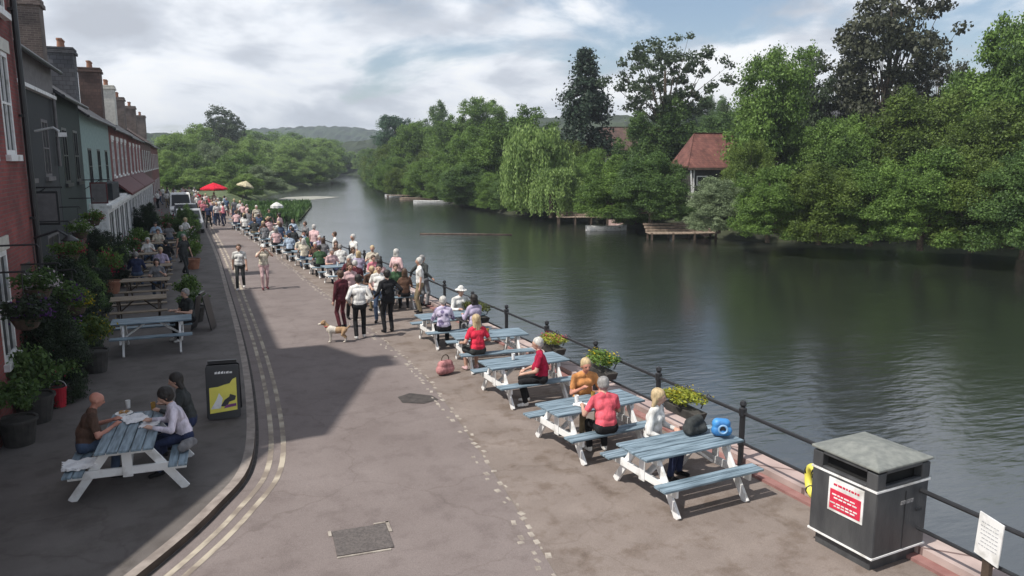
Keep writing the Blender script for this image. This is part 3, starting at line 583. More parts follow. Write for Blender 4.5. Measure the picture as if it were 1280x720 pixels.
#PART2
# ------------------------------------------------------------------ trees
def leaf_mesh(name, C, D, size, rng, elong=1.0, flat_=.5):
    n = len(C); D = D / (np.linalg.norm(D, axis=1)[:, None] + 1e-9)
    nrm = D * flat_ + rng.normal(size=(n, 3)) * .55 + np.array([0, 0, .25]); nrm /= np.linalg.norm(nrm, axis=1)[:, None]
    u = np.cross(nrm, rng.normal(size=(n, 3))); u /= np.linalg.norm(u, axis=1)[:, None]
    if elong > 1: u = u * .5 + np.array([0, 0, -1.0]); u /= np.linalg.norm(u, axis=1)[:, None]
    v = np.cross(nrm, u); v /= np.linalg.norm(v, axis=1)[:, None] + 1e-9
    s = size * rng.uniform(.55, 1.35, (n, 1))
    P = np.stack([C - u * s * elong * .5, C + v * s * .32 - u * s * .05, C + u * s * elong * .5, C - v * s * .32 + u * s * .05], 1).reshape(-1, 3)
    me = bpy.data.meshes.new(name); me.vertices.add(4 * n); me.vertices.foreach_set('co', P.astype(np.float32).ravel())
    me.loops.add(4 * n); me.loops.foreach_set('vertex_index', np.arange(4 * n, dtype=np.int32))
    me.polygons.add(n); me.polygons.foreach_set('loop_start', np.arange(0, 4 * n, 4, dtype=np.int32)); me.polygons.foreach_set('loop_total', np.full(n, 4, dtype=np.int32))
    me.update(); me.validate(); return me
def dirs(rng, n):
    d_ = rng.normal(size=(n, 3)); return d_ / np.linalg.norm(d_, axis=1)[:, None]
def blob_leaves(rng, blobs, per, low=.55):
    C = []; D = []
    for (x, y, z, r) in blobs:
        k = max(8, int(per * (r ** 2))); q = dirs(rng, k); q[:, 2] = np.where(q[:, 2] < -.3, q[:, 2] * .5, q[:, 2])
        rr = r * np.abs(rng.normal(.80, .27, (k, 1))); C.append(np.array([x, y, z]) + q * rr * np.array([1, 1, .92])); D.append(q)
    return np.concatenate(C), np.concatenate(D)
def tree_proto(kind, seed):
    """unit: 10 m high tree standing at the origin; returns crown mesh, trunk builder"""
    rng = np.random.default_rng(seed); mb = MB(); blobs = []
    def limb(p, r0=.12): 
        a = np.array([0, 0, max(1.0, p[2] * .35)]); mid = a * .5 + np.array(p) * .5 + rng.normal(size=3) * .25
        mb.tube([tuple(a), tuple(mid), tuple(p)], [r0, r0 * .6, r0 * .2], 6)
    if kind in ('broad', 'round', 'bushy', 'tall'):
        W, zc, H, nb = dict(broad=(3.9, 5.2, 4.6, 62), round=(3.3, 5.4, 4.4, 48), bushy=(4.2, 4.4, 4.9, 72), tall=(2.3, 5.3, 4.6, 44))[kind]
        for i in range(nb):
            q = dirs(rng, 1)[0]; f = rng.uniform(.45, .92) if i > 6 else .2
            if q[2] < -.75: q[2] *= .3
            r = rng.uniform(.75, 1.35) * (W / 3.8) ** .5; blobs.append((q[0] * W * f, q[1] * W * f, max(zc + q[2] * H * f, r * .5 if kind == 'bushy' else 1.3), r))
        if kind in ('bushy', 'round'):
            for i in range(30 if kind == 'bushy' else 10):
                a = rng.uniform(0, 6.28); f = rng.uniform(.45, .95); r = rng.uniform(.6, 1.05); blobs.append((W * f * math.cos(a), W * f * math.sin(a), rng.uniform(.4, 2.0) + (0 if kind == 'bushy' else 1.2), r))
        nb = len(blobs); tips = [(x * 1.12 + rng.normal() * .25, y * 1.12 + rng.normal() * .25, z + r * rng.uniform(.5, 1.1), r * rng.uniform(.25, .5)) for x, y, z, r in blobs for _ in (0, 1)]
        for b_ in blobs[::3]: limb(b_[:3], .12)
        blobs += tips
        C, D = blob_leaves(rng, blobs, 760); size = .185
        mb.tube([(0, 0, -.6), (.1, .05, 2.2), (0, .1, 5.0), (.1, 0, 7.5)], [.30, .24, .16, .05], 9)
        me = leaf_mesh('crown', C, D, size, rng)
    elif kind == 'willow':
        C = []; D = []
        for i in range(520):
            a = rng.uniform(0, 2 * math.pi); f = math.sqrt(rng.uniform(.08, 1)); R0 = 3.7 * f * (1 + .22 * math.sin(3 * a + seed) + .12 * math.sin(7 * a))
            top = 9.6 - 3.8 * f ** 1.8 + rng.uniform(-.6, .6) - 1.0 * (math.sin(5 * a + 2 * seed) > .5); bot = max(.15, top - rng.uniform(2.5, 7.5) * (.4 + .6 * f)); k = int((top - bot) * 8)
            t = rng.uniform(0, 1, (k, 1)); x = R0 * math.cos(a) * (1 + .16 * t); y = R0 * math.sin(a) * (1 + .16 * t)
            P = np.concatenate([x, y, top - (top - bot) * t], 1) + rng.normal(size=(k, 3)) * .10; C.append(P); D.append(np.tile([math.cos(a), math.sin(a), .3], (k, 1)))
        bl = [(rng.uniform(-2.2, 2.2), rng.uniform(-2.2, 2.2), rng.uniform(6.8, 8.9), rng.uniform(.7, 1.2)) for _ in range(16)]
        c2, d2 = blob_leaves(rng, bl, 230); me = leaf_mesh('crown', np.concatenate(C + [c2]), np.concatenate(D + [d2]), .25, rng, 1.9)
        mb.tube([(0, 0, -.6), (.1, .1, 3), (.3, 0, 6), (.2, .2, 8.4)], [.4, .32, .2, .06], 9)
        for b_ in bl[::2]: limb(b_[:3], .16)
    elif kind == 'conifer':
        C = []; D = []
        for i in range(210):
            z = 1.0 + 8.7 * rng.uniform(0, 1) ** .85; Rm = (2.0 * (1 - ((z - 1) / 9.2) ** 2.2) + .12) * (1 + .2 * math.sin(z * 2.1)); a = rng.uniform(0, 2 * math.pi)
            L_ = Rm * rng.uniform(.75, 1.25); k = int(100 * (.3 + Rm / 1.7)); t = rng.uniform(.15, 1, (k, 1))
            P = np.concatenate([t * L_ * math.cos(a), t * L_ * math.sin(a), z - .35 * t ** 2 * L_ + .1 * t], 1) + rng.normal(size=(k, 3)) * (.05 + .17 * t); C.append(P); D.append(np.tile([math.cos(a), math.sin(a), .4], (k, 1)))
            mb.tube([(0, 0, z), (L_ * .8 * math.cos(a), L_ * .8 * math.sin(a), z - .25 * L_)], [.035, .01], 4, False)
        me = leaf_mesh('crown', np.concatenate(C), np.concatenate(D), .20, rng)
        mb.tube([(0, 0, -.6), (0, 0, 5), (0, 0, 9.7)], [.24, .14, .02], 9)
    elif kind in ('airy', 'sparse'):
        pts = []; nb = 170 if kind == 'airy' else 200
        W, H, zc = (3.6, 3.1, 6.7) if kind == 'airy' else (2.9, 4.3, 5.6)
        for i in range(nb):
            q = dirs(rng, 1)[0]; f = rng.uniform(.3, 1.05) ** .7; wob = 1 + .25 * math.sin(4 * math.atan2(q[1], q[0]) + seed); p = (q[0] * W * f * wob, q[1] * W * f * wob, zc + q[2] * H * f)
            r = rng.uniform(.20, .46) if kind == 'airy' else rng.uniform(.25, .58); blobs.append((*p, r))
            if i % 3 == 0:
                base = np.array([0, 0, rng.uniform(2.2, 5)]); m1 = base + (np.array(p) - base) * .5 + rng.normal(size=3) * .2
                mb.tube([tuple(base), tuple(m1), (p[0] * .93, p[1] * .93, p[2] - .15)], [.07, .03, .008], 5, False)
        C, D = blob_leaves(rng, blobs, 520, .2); me = leaf_mesh('crown', C, D, .20, rng)
        mb.tube([(0, 0, -.6), (.1, 0, 3), (0, .15, 6), (.1, 0, 8.5)], [.26, .2, .12, .03], 9)
    return me, mb
PROTO = {}
for kind, seeds in (('broad', (1, 2, 3)), ('round', (4, 5)), ('bushy', (6, 7, 8)), ('tall', (9, 10)), ('willow', (11, 12)), ('conifer', (13, 14)), ('airy', (15,)), ('sparse', (16,))):
    for i, s_ in enumerate(seeds):
        me, mb = tree_proto(kind, s_); me.materials.append(LEAF['mid'])
        tm = bpy.data.meshes.new('trunk'); tm.from_pydata(mb.v, [], mb.f); tm.materials.append(M['bark']); fix_normals(tm); PROTO[kind, i] = (me, tm)
def tree(name, kind, vi, x, y, z, h, wscale, lf, label, group=None, rz=None, cat='tree'):
    me, tm = PROTO[kind, vi % len([k for k in PROTO if k[0] == kind])]
    e = empty(name, (x, y, z), rnd.uniform(0, 6.28) if rz is None else rz); s_ = h / 10; e.scale = (s_ * wscale, s_ * wscale, s_)
    tag(e, label, cat, group)
    c = bpy.data.objects.new('crown', me); col.objects.link(c); c.parent = e; c.material_slots[0].link = 'OBJECT'; c.material_slots[0].material = LEAF[lf]
    t = bpy.data.objects.new('trunk', tm); col.objects.link(t); t.parent = e
    return e
def bank_z(dist): return .3 if dist < 70 else 1.0
G1 = 'trees on the far bank of the river'; G2 = 'trees beyond the end of the street'; G3 = 'bushes along the far water edge'
# px, top y, distance, pixel width, kind, variant, leaves, base z, label   (far bank, left to right)
T = [
 (436, 188, 330, 34, 'bushy', 0, 'willow', 0, 'pale green tree at the far bend of the river, leftmost on the right bank'),
 (455, 192, 300, 30, 'round', 1, 'willow', 0, 'small bright green tree at the river bend, beside the pale one'),
 (474, 190, 245, 36, 'bushy', 1, 'olive', 0, 'yellowish green tree at the water edge near the river bend'),
 (494, 146, 185, 58, 'round', 0, 'blue', .5, 'rounded blue green tree standing tall near the river bend'),
 (487, 178, 160, 46, 'bushy', 2, 'olive', 0, 'yellow green bushy tree below the rounded blue green tree'),
 (522, 148, 150, 60, 'broad', 1, 'mid', .5, 'mid green broad tree right of the rounded blue green tree'),
 (548, 128, 175, 34, 'tall', 0, 'dark', 2, 'dark pointed tree top rising behind the mid green broad tree'),
 (566, 146, 140, 64, 'broad', 2, 'mid', .5, 'broad green tree above the pale boats'),
 (536, 186, 128, 56, 'bushy', 0, 'olive', 0, 'olive bush overhanging the pale moored boats'),
 (603, 124, 140, 62, 'broad', 0, 'mid', 2, 'flat topped tree behind the middle of the far bank'),
 (578, 172, 112, 70, 'bushy', 1, 'mid', 0, 'low green tree hanging over the dark water left of the weeping willow'),
 (612, 152, 100, 72, 'bushy', 2, 'mid', .3, 'bushy green tree over the dark hollow in the bank'),
 (590, 200, 98, 74, 'bushy', 0, 'dark', 0, 'dark low bush at the water, left of the weeping willow'),
 (660, 130, 100, 62, 'tall', 1, 'mid', .5, 'tall green tree rising behind the weeping willow'),
 (668, 155, 80, 78, 'willow', 0, 'willow', 0, 'light green weeping willow trailing into the water'),
 (690, 205, 76, 62, 'willow', 1, 'willow', -.6, 'smaller weeping willow with a curtain of strands at the water edge'),
 (706, 170, 92, 60, 'broad', 1, 'olive', .5, 'olive green tree between the weeping willow and the conifer'),
 (731, 64, 96, 58, 'conifer', 0, 'conifer', .6, 'tall dark conifer with an uneven pointed outline'),
 (745, 185, 84, 60, 'bushy', 1, 'mid', .5, 'green tree at the foot of the tall conifer'),
 (829, 46, 86, 122, 'airy', 0, 'airy', 1, 'airy tree with a lacy see through crown against the sky'),
 (838, 122, 84, 64, 'tall', 0, 'dark', .6, 'dark leafy lower tree under the lacy crown'),
 (798, 146, 84, 62, 'round', 1, 'dark', .6, 'dark rounded tree left of the red roof'),
 (862, 128, 150, 16, 'conifer', 1, 'conifer', 4, 'small far conifer above the red roof'),
 (879, 122, 170, 22, 'round', 0, 'dark', 5, 'small far round tree above the red roof'),
 (899, 126, 180, 28, 'round', 1, 'dark', 5, 'far round tree on the skyline right of the red roof'),
 (765, 196, 66, 82, 'bushy', 2, 'mid', 0, 'mid green bushy tree right of the weeping willow by the landing stage'),
 (816, 184, 62, 80, 'bushy', 0, 'dark', 0, 'dark green bushy tree left of the red roofed house'),
 (902, 220, 56, 78, 'bushy', 1, 'grey', -.3, 'grey green bush in front of the red roofed house'),
 (938, 168, 60, 60, 'bushy', 0, 'olive', .3, 'olive green tree right of the red roofed house'),
 (962, 64, 68, 108, 'broad', 0, 'mid', .5, 'large green tree with a ragged top left of the bronze tree'),
 (1004, 60, 76, 60, 'tall', 1, 'airy', .5, 'thin topped tree touching the left side of the bronze tree'),
 (1102, -28, 74, 128, 'sparse', 0, 'copper', .5, 'very tall dark bronze tree whose top leaves the photo'),
 (1052, 82, 78, 66, 'sparse', 0, 'copper', .5, 'lower bronze tree on the left of the very tall bronze one'),
 (1166, 66, 80, 50, 'airy', 0, 'copper', .5, 'small lacy bronze tree on the right of the very tall bronze one'),
 (1142, 108, 62, 120, 'broad', 2, 'olive', .4, 'wide olive green tree in front of the very tall bronze one'),
 (1045, 138, 64, 84, 'broad', 1, 'mid', .4, 'round green tree below the lower bronze tree'),
 (1198, 92, 66, 78, 'round', 0, 'mid', .4, 'round green tree near the right side of the photo'),
 (1246, 28, 62, 92, 'tall', 0, 'mid', .4, 'tall leafy tree near the right edge with a ragged crown'),
 (1300, 20, 58, 120, 'broad', 0, 'mid', .4, 'tall green tree cut by the right edge of the photo'),
 (1290, 120, 52, 130, 'broad', 1, 'olive', .2, 'olive tree cut by the right edge, lower than its neighbours'),
 (1222, 140, 56, 112, 'bushy', 2, 'olive', .2, 'wide bushy olive tree at the right, nearer the water'),
 (965, 205, 50, 84, 'bushy', 1, 'mid', -.3, 'leafy bush overhanging the water below the large ragged tree'),
 (1030, 196, 49, 100, 'bushy', 0, 'olive', -.3, 'bright bush overhanging the water below the bronze trees'),
 (1095, 204, 48, 96, 'bushy', 2, 'mid', -.3, 'deep green bush overhanging the water, right of the bright bush'),
 (1160, 184, 46, 110, 'bushy', 1, 'mid', -.3, 'wide bush hanging low over the water toward the right'),
 (1225, 190, 45, 104, 'bushy', 0, 'olive', -.3, 'light leaved bush trailing in the water near the right edge'),
 (1292, 180, 42, 120, 'bushy', 2, 'dark', -.3, 'dark bush over the water cut by the right edge'),
]
# ------------------------------------------------------------------ capsule bodies (one continuous remeshed surface)
def caps_mesh(name, caps, vox, mats, order, smooth=4, link=True):
    mb = MB()
    for a, b, ra, rb, lab in caps:
        n = 14 if vox < .02 else 10
        mb.sphere(tuple(a), ra, n, n - 4); 
        if (b - a).length > 1e-4: mb.sphere(tuple(b), rb, n, n - 4); mb.tube([a, b], [ra, rb], n)
    me = bpy.data.meshes.new('tmp'); me.from_pydata(mb.v, [], mb.f)
    o = bpy.data.objects.new(name, me); col.objects.link(o)
    r = o.modifiers.new('r', 'REMESH'); r.mode = 'VOXEL'; r.voxel_size = vox; r.use_smooth_shade = True
    s_ = o.modifiers.new('s', 'SMOOTH'); s_.iterations = smooth; s_.factor = .5
    bpy.context.view_layer.update(); dg = bpy.context.evaluated_depsgraph_get(); ev = o.evaluated_get(dg)
    m2 = bpy.data.meshes.new_from_object(ev); o.modifiers.clear(); o.data = m2; m2.name = name; bpy.data.meshes.remove(me)
    for k in order: m2.materials.append(mats[k])
    if len(order) > 1:
        nf = len(m2.polygons); cn = np.zeros(nf * 3, np.float32); m2.polygons.foreach_get('center', cn); cn = cn.reshape(-1, 3)
        best = np.full(nf, 1e9); idx = np.zeros(nf, np.int32)
        for a, b, ra, rb, lab in caps:
            A = np.array(a); B = np.array(b); d_ = B - A; L2 = max((d_ ** 2).sum(), 1e-9); t = np.clip(((cn - A) @ d_) / L2, 0, 1)
            q = np.linalg.norm(cn - (A + t[:, None] * d_), axis=1) - (ra + (rb - ra) * t); mk = q < best; best[mk] = q[mk]; idx[mk] = order.index(lab)
        m2.polygons.foreach_set('material_index', idx)
    m2.polygons.foreach_set('use_smooth', [True] * len(m2.polygons)); m2.update()
    return o
def ik(a, b, l1, l2, pole):
    a = Vector(a); b = Vector(b); d_ = b - a; L_ = min(d_.length, (l1 + l2) * .995); u = d_.normalized()
    if d_.length > L_: b = a + u * L_
    x = (l1 * l1 - l2 * l2 + L_ * L_) / (2 * L_); h = math.sqrt(max(l1 * l1 - x * x, 0)); p = Vector(pole); p = (p - u * p.dot(u))
    p = p.normalized() if p.length > 1e-5 else Vector((0, 0, 0)); return a + u * x + p * h, b
ORDER = ['skin', 'top', 'bottom', 'shoe', 'dark', 'lip']
def body_caps(P, lean=0, hands=None, feet=None, hyaw=0, hpitch=0, sleeve='short', legs='trousers', female=False, belly=0, fine=False, cut='', hand_curl=.5, twist=0, knee=None):
    """P pelvis centre, figure faces +Y; returns capsules, head frame"""
    P = Vector(P); up = Matrix.Rotation(-lean, 3, 'X') @ Vector((0, 0, 1)); up = Vector((0, math.sin(lean), math.cos(lean))); side = Matrix.Rotation(twist, 3, 'Z') @ Vector((1, 0, 0)); fw = up.cross(side) * 1.0
    fw = side.cross(up) * -1 if fw.y < 0 else fw
    c = []; A = c.append; w = .165 if female else .185
    hipc = [P + Vector((s_ * .09, 0, -.02)) for s_ in (-1, 1)]
    A((hipc[0], hipc[1], .115, .115, 'bottom')); wa = P + up * .17; ch = P + up * .34; sh = P + up * .46
    A((wa - side * .05, wa + side * .05, .118 + belly * .5, .118 + belly * .5, 'top')); A((P + up * .06 - side * .06, P + up * .06 + side * .06, .122, .122, 'top'))
    A((ch - side * .075, ch + side * .075, .118, .118, 'top')); A((wa, ch, .125 + belly, .12, 'top'))
    if belly: A((wa + fw * .05, wa + fw * .05 + Vector((0, 0, .03)), .12 + belly, .11 + belly, 'top'))
    if female: A((ch + fw * .075 - side * .07, ch + fw * .075 + side * .07 + Vector((0, 0, .001)), .06, .06, 'top'))
    S = [sh - side * w + up * -.02, sh + side * w + up * -.02]; A((S[0], sh - side * .04 + up * .02, .062, .072, 'top')); A((S[1], sh + side * .04 + up * .02, .062, .072, 'top'))
    A((ch - side * .09, S[0], .10, .06, 'top')); A((ch + side * .09, S[1], .10, .06, 'top'))
    nk = sh + up * .06; hd = nk + up * .145 + fw * .02; A((nk - up * .03, hd - up * .05, .052, .049, 'skin'))
    q = Matrix.Rotation(hyaw, 3, 'Z'); hf = q @ (fw * math.cos(hpitch) - up * math.sin(hpitch)); hs = q @ side; hu = hs.cross(hf)
    if hu.dot(up) < 0: hu = -hu
    A((hd + hu * .025 - hf * .018, hd + hu * .02 + hf * .018, .088, .082, 'skin')); A((hd - hu * .045 + hf * .03, hd - hu * .065 + hf * .045, .058, .038, 'skin')); A((hd + hf * .045, hd - hu * .02 + hf * .05, .058, .05, 'skin'))
    for s_ in (-1, 1): A((hd + hs * (.080 * s_), hd + hs * (.088 * s_) - hu * .028, .017, .012, 'skin'))
    A((hd + hf * .098 + hu * .005, hd + hf * .112 - hu * .022, .010, .014, 'skin'))
    if fine:
        for s_ in (-1, 1): A((hd + hf * .090 + hs * .032 * s_ + hu * .012, hd + hf * .090 + hs * .033 * s_ + hu * .012, .011, .011, 'dark')); A((hd + hf * .092 + hs * .022 * s_ + hu * .032, hd + hf * .088 + hs * .045 * s_ + hu * .030, .008, .007, 'skin'))
        A((hd + hf * .088 - hs * .018 - hu * .048, hd + hf * .088 + hs * .018 - hu * .048, .009, .009, 'lip'))
    for i, s_ in enumerate((-1, 1)):
        el, ha = ik(S[i], hands[i], .29, .26, (s_ * .5, -.6, -.7))
        rU = .047; up_lab = 'top' if sleeve != 'none' else 'skin'
        A((S[i], el, .052, .040, 'skin'))
        if sleeve == 'short': A((S[i], S[i].lerp(el, .62), .060, .056, 'top'))
        elif sleeve == 'long': A((S[i], el, .062, .052, 'top')); A((el, el.lerp(ha, .92), .050, .036, 'top'))
        A((el, ha, .041, .027, 'skin'))
        dr_ = (ha - el).normalized(); pl = ha + dr_ * .07; A((ha, pl, .030, .036, 'skin'))
        lat = dr_.cross(Vector((0, 0, 1)));  lat = lat.normalized() if lat.length > .2 else Vector((0, 1, 0)); dn = dr_.cross(lat).normalized(); dn = dn if dn.z < 0 else -dn
        if fine:
            for k, (o_, L_) in enumerate(((-.031, .058), (-.010, .070), (.011, .066), (.031, .052))):
                b0 = pl + lat * o_; b1 = b0 + dr_ * L_ * .55 + dn * .012 * hand_curl; b2 = b1 + dr_ * L_ * .45 * (1 - .4 * hand_curl) + dn * .032 * hand_curl; A((b0, b1, .0105, .0095, 'skin')); A((b1, b2, .0095, .008, 'skin'))
            t0 = ha + dr_ * .02 - lat * .028 * s_; t1 = t0 - lat * .03 * s_ + dr_ * .03; A((t0, t1, .014, .012, 'skin')); A((t1, t1 + dr_ * .03, .011, .009, 'skin'))
        else: A((pl, pl + dr_ * .06 + dn * .02, .034, .02, 'skin')); A((ha + dr_ * .02, ha + dr_ * .05 - lat * .045 * s_, .014, .010, 'skin'))
        kn, an = ik(hipc[i], feet[i], .43, .42, knee or (s_ * .12, 1, .15)); lg = 'skin' if legs in ('shorts', 'skirt') else 'bottom'
        A((hipc[i], kn, .088, .060, 'bottom' if lg != 'skin' else 'skin')); A((kn, an, .058, .040, lg)); mid = kn.lerp(an, .28) + Vector((0, -.018, 0)); A((mid, mid.lerp(an, .3), .056, .047, lg))
        if legs == 'trousers': A((kn, an + Vector((0, 0, .03)), .064, .055, 'bottom'))
        if lg == 'skin': A((hipc[i], hipc[i].lerp(kn, .85 if legs == 'shorts' else .95), .098, .080 if legs == 'shorts' else .085, 'bottom'))
        if legs == 'skirt': m_ = hipc[0].lerp(hipc[1], .5); kk = hipc[i].lerp(kn, .9); A((m_, Vector((kk.x * .6, kk.y, kk.z)), .11, .10, 'bottom'))
        A((an + Vector((0, -.03, -.035)), an + Vector((s_ * .02, .14, -.055)), .040, .034, 'shoe')); A((an + Vector((0, -.02, -.01)), an + Vector((0, .03, -.03)), .042, .040, 'shoe'))
    return c, (hd, hf, hs, hu)
def hair_caps(fr, style):
    hd, hf, hs, hu = fr; c = []
    if style in ('short', 'curly', 'long', 'bun', 'bob'):
        g = .008 if style == 'short' else .02 if style == 'curly' else .012
        c.append((hd + hu * .045 - hf * .030, hd + hu * .045 - hf * .005, .088 + g, .084 + g, 'h')); c.append((hd - hf * .035 + hu * .0, hd - hf * .03 - hu * .03, .080 + g, .062 + g, 'h'))
        for s_ in (-1, 1): c.append((hd + hs * .055 * s_ + hu * .03, hd + hs * .06 * s_ - hf * .03 - hu * .02, .042 + g * .4, .035, 'h'))
    if style == 'curly':
        r_ = random.Random(3)
        for i in range(22):
            v = Vector((r_.uniform(-1, 1), r_.uniform(-1, .35), r_.uniform(-.5, 1))).normalized(); p = hd - hf * .02 + hu * .03 + hs * v.x * .10 - hf * (-v.y) * .10 + hu * v.z * .10; c.append((p, p + hu * .005, .03, .026, 'h'))
    if style in ('long', 'bob'):
        L_ = .26 if style == 'long' else .13
        for s_ in (-1, -.4, .4, 1): c.append((hd + hs * .055 * s_ - hf * (.03 + .03 * (1 - abs(s_))), hd + hs * .075 * s_ - hf * .06 - hu * L_, .046, .032, 'h'))
    if style == 'bun': c.append((hd + hu * .10 - hf * .09, hd + hu * .11 - hf * .10, .04, .04, 'h'))
    if style == 'cap': c += [(hd + hu * .05 - hf * .01, hd + hu * .052, .099, .094, 'h'), (hd + hu * .055 + hf * .06, hd + hu * .04 + hf * .14, .05, .03, 'h')]
    if style == 'hat': c += [(hd + hu * .07, hd + hu * .085, .095, .085, 'h')] + [(hd + hu * .055, hd + hu * .045 + (hf * math.cos(a) + hs * math.sin(a)) * .15, .02, .014, 'h') for a in [k * math.pi / 8 for k in range(16)]]
    return c
SKIN = noisy('skin', (.42, .24, .17), (.55, .34, .26), 8, .55, .05, 40); SKIN2 = noisy('sunburnt_skin', (.42, .17, .12), (.52, .25, .18), 8, .55, .05, 40)
SKIN3 = noisy('tanned_skin', (.27, .15, .10), (.36, .21, .14), 8, .55, .05, 40)
DARK = paint('eye_dark', (.02, .015, .012), .4); LIP = paint('lip', (.36, .13, .11), .5)
HAIRC = dict(white=(.62, .60, .56), grey=(.30, .29, .28), blonde=(.55, .42, .24), brown=(.09, .05, .03), dark=(.018, .014, .012), ginger=(.25, .10, .04))
def hairmat(k): c = HAIRC[k]; return noisy('hair_' + k, var(c, .6), c, 30, .6, .4, 60, stretch=(1, 1, .3))
CLO = dict(white=(.78, .77, .74), cream=(.68, .62, .50), pink=(.72, .25, .30), coral=(.78, .13, .17), red=(.72, .04, .08), crimson=(.42, .018, .06), orange=(.60, .27, .10), black=(.018, .018, .02), navy=(.03, .04, .09), grey=(.22, .22, .23), lilac=(.48, .42, .56), palelilac=(.70, .65, .74),
 blue=(.12, .20, .38), denim=(.08, .12, .20), green=(.06, .12, .06), khaki=(.27, .22, .14), brown=(.12, .07, .05), maroon=(.12, .03, .04), palepink=(.70, .48, .48), paleblue=(.42, .52, .64), charcoal=(.05, .055, .055), teal=(.05, .2, .22), yellow=(.6, .5, .12))
def patterned(c1, c2, sc=16, kind='BANDS'):
    m, nt, p = base_mat('patterned_cloth'); t = nt.nodes.new('ShaderNodeTexCoord'); w_ = nt.nodes.new('ShaderNodeTexWave' if kind == 'BANDS' else 'ShaderNodeTexVoronoi')
    w_.inputs['Scale'].default_value = sc
    if kind == 'BANDS': w_.bands_direction = 'Z'; w_.inputs['Distortion'].default_value = 1.5
    nt.links.new(t.outputs['Object'], w_.inputs['Vector']); r = nt.nodes.new('ShaderNodeValToRGB'); r.color_ramp.elements[0].position = .4; r.color_ramp.elements[1].position = .5; r.color_ramp.elements[0].color = rgba(c1); r.color_ramp.elements[1].color = rgba(c2)
    nt.links.new(w_.outputs[0], r.inputs[0]); nt.links.new(r.outputs[0], p.inputs['Base Color']); p.inputs['Roughness'].default_value = .9; return m
def person(x, y, rz, z, pose, top, bottom, label, hair='brown', style='short', skin=None, shoes='black', h=1.72, vox=.012, fine=True, hatc=None, group=None, **kw):
    caps, fr = body_caps(fine=fine, **{**pose, **kw}); mats = dict(skin=skin or SKIN, top=cloth(CLO[top]), bottom=cloth(CLO[bottom]), shoe=cloth(CLO[shoes]), dark=DARK, lip=LIP)
    o = caps_mesh('person', caps, vox, mats, ORDER); k = h / 1.72; o.location = (x, y, z); o.rotation_euler.z = rz; o.scale = (k, k, k) if pose.get('P', (0, 0, 1))[2] > .7 else (k, k, 1)
    tag(o, label, 'person', group)
    hc = hair_caps(fr, style)
    if hc:
        ho = caps_mesh('hat' if style in ('hat', 'cap') else 'hair', hc, vox, {'h': cloth(CLO[hatc]) if hatc else hairmat(hair)}, ['h'], 2); ho.parent = o
        if style in ('hat', 'cap'): 
            h2_ = caps_mesh('hair', hair_caps(fr, 'short')[1:], vox, {'h': hairmat(hair)}, ['h'], 2); h2_.parent = o
    return o
FL_ = .09  # ankle height
def stand(**k): return {**dict(P=(0, 0, .93), hands=[(-.27, .05, .78), (.27, .05, .78)], feet=[(-.11, 0, FL_), (.11, .02, FL_)], sleeve='short'), **k}
def sit(**k): return {**dict(P=(0, 0, .575), lean=.12, hands=[(-.18, .36, .80), (.18, .38, .80)], feet=[(-.12, .40, FL_), (.13, .36, FL_)]), **k}
def walk(**k): return {**dict(P=(0, 0, .915), lean=.05, hands=[(-.26, .16, .82), (.26, -.12, .80)], feet=[(-.09, -.20, FL_ + .03), (.09, .26, FL_)]), **k}
for (px, ty, dist, pw, kind, vi, lf, bz, lab) in T:
    x, y = away(px, dist); h = height(ty, dist) - bz; wd = pw / F * dist
    natural = dict(broad=9.2, round=8.0, bushy=9.8, tall=5.8, willow=8.2, conifer=3.9, airy=8.2, sparse=6.6)[kind] * h / 10
    tree('bush' if ty > 178 and kind == 'bushy' else {'willow': 'willow_tree', 'conifer': 'conifer_tree'}.get(kind, 'broadleaf_tree'), kind, vi, x, y, bz, h, min(2.1, max(.6, 1.22 * wd / natural)), lf, lab, G1, cat='bush' if ty > 178 and kind == 'bushy' else 'tree')
# filler understorey along the far waterline, each bush its own thing
line = [q for q in RIGHTBANK if 20 < q[1] < 300]; i = 0; r9 = random.Random(21)
for (x0, y0), (x1, y1) in zip(line, line[1:]):
    sl = math.hypot(x1 - x0, y1 - y0); step = 3.6 if y0 < 90 else (5.0 if y0 < 160 else 9)
    for k in range(max(1, int(sl / step))):
        t = (k + .5) / max(1, int(sl / step)); x = x0 + (x1 - x0) * t; y = y0 + (y1 - y0) * t; stg = abs(y - 51) < 4.5 or abs(y - 70) < 2.5
        h = r9.uniform(3.6, 5.6) * (1 if y < 90 else 1.2 if y < 160 else 1.6) * (.6 if stg else 1); off = r9.uniform(.0, 1.6) + (2.6 if stg else 0)
        tree('bush', 'bushy', i, x + off, y + off * .5, -.9, h, 1.25, ('mid', 'dark', 'olive', 'dark', 'mid', 'blue')[r9.randrange(6)], '%s low bush at the far water edge, counting from the right' % ORD[i], G3, cat='bush'); i += 1
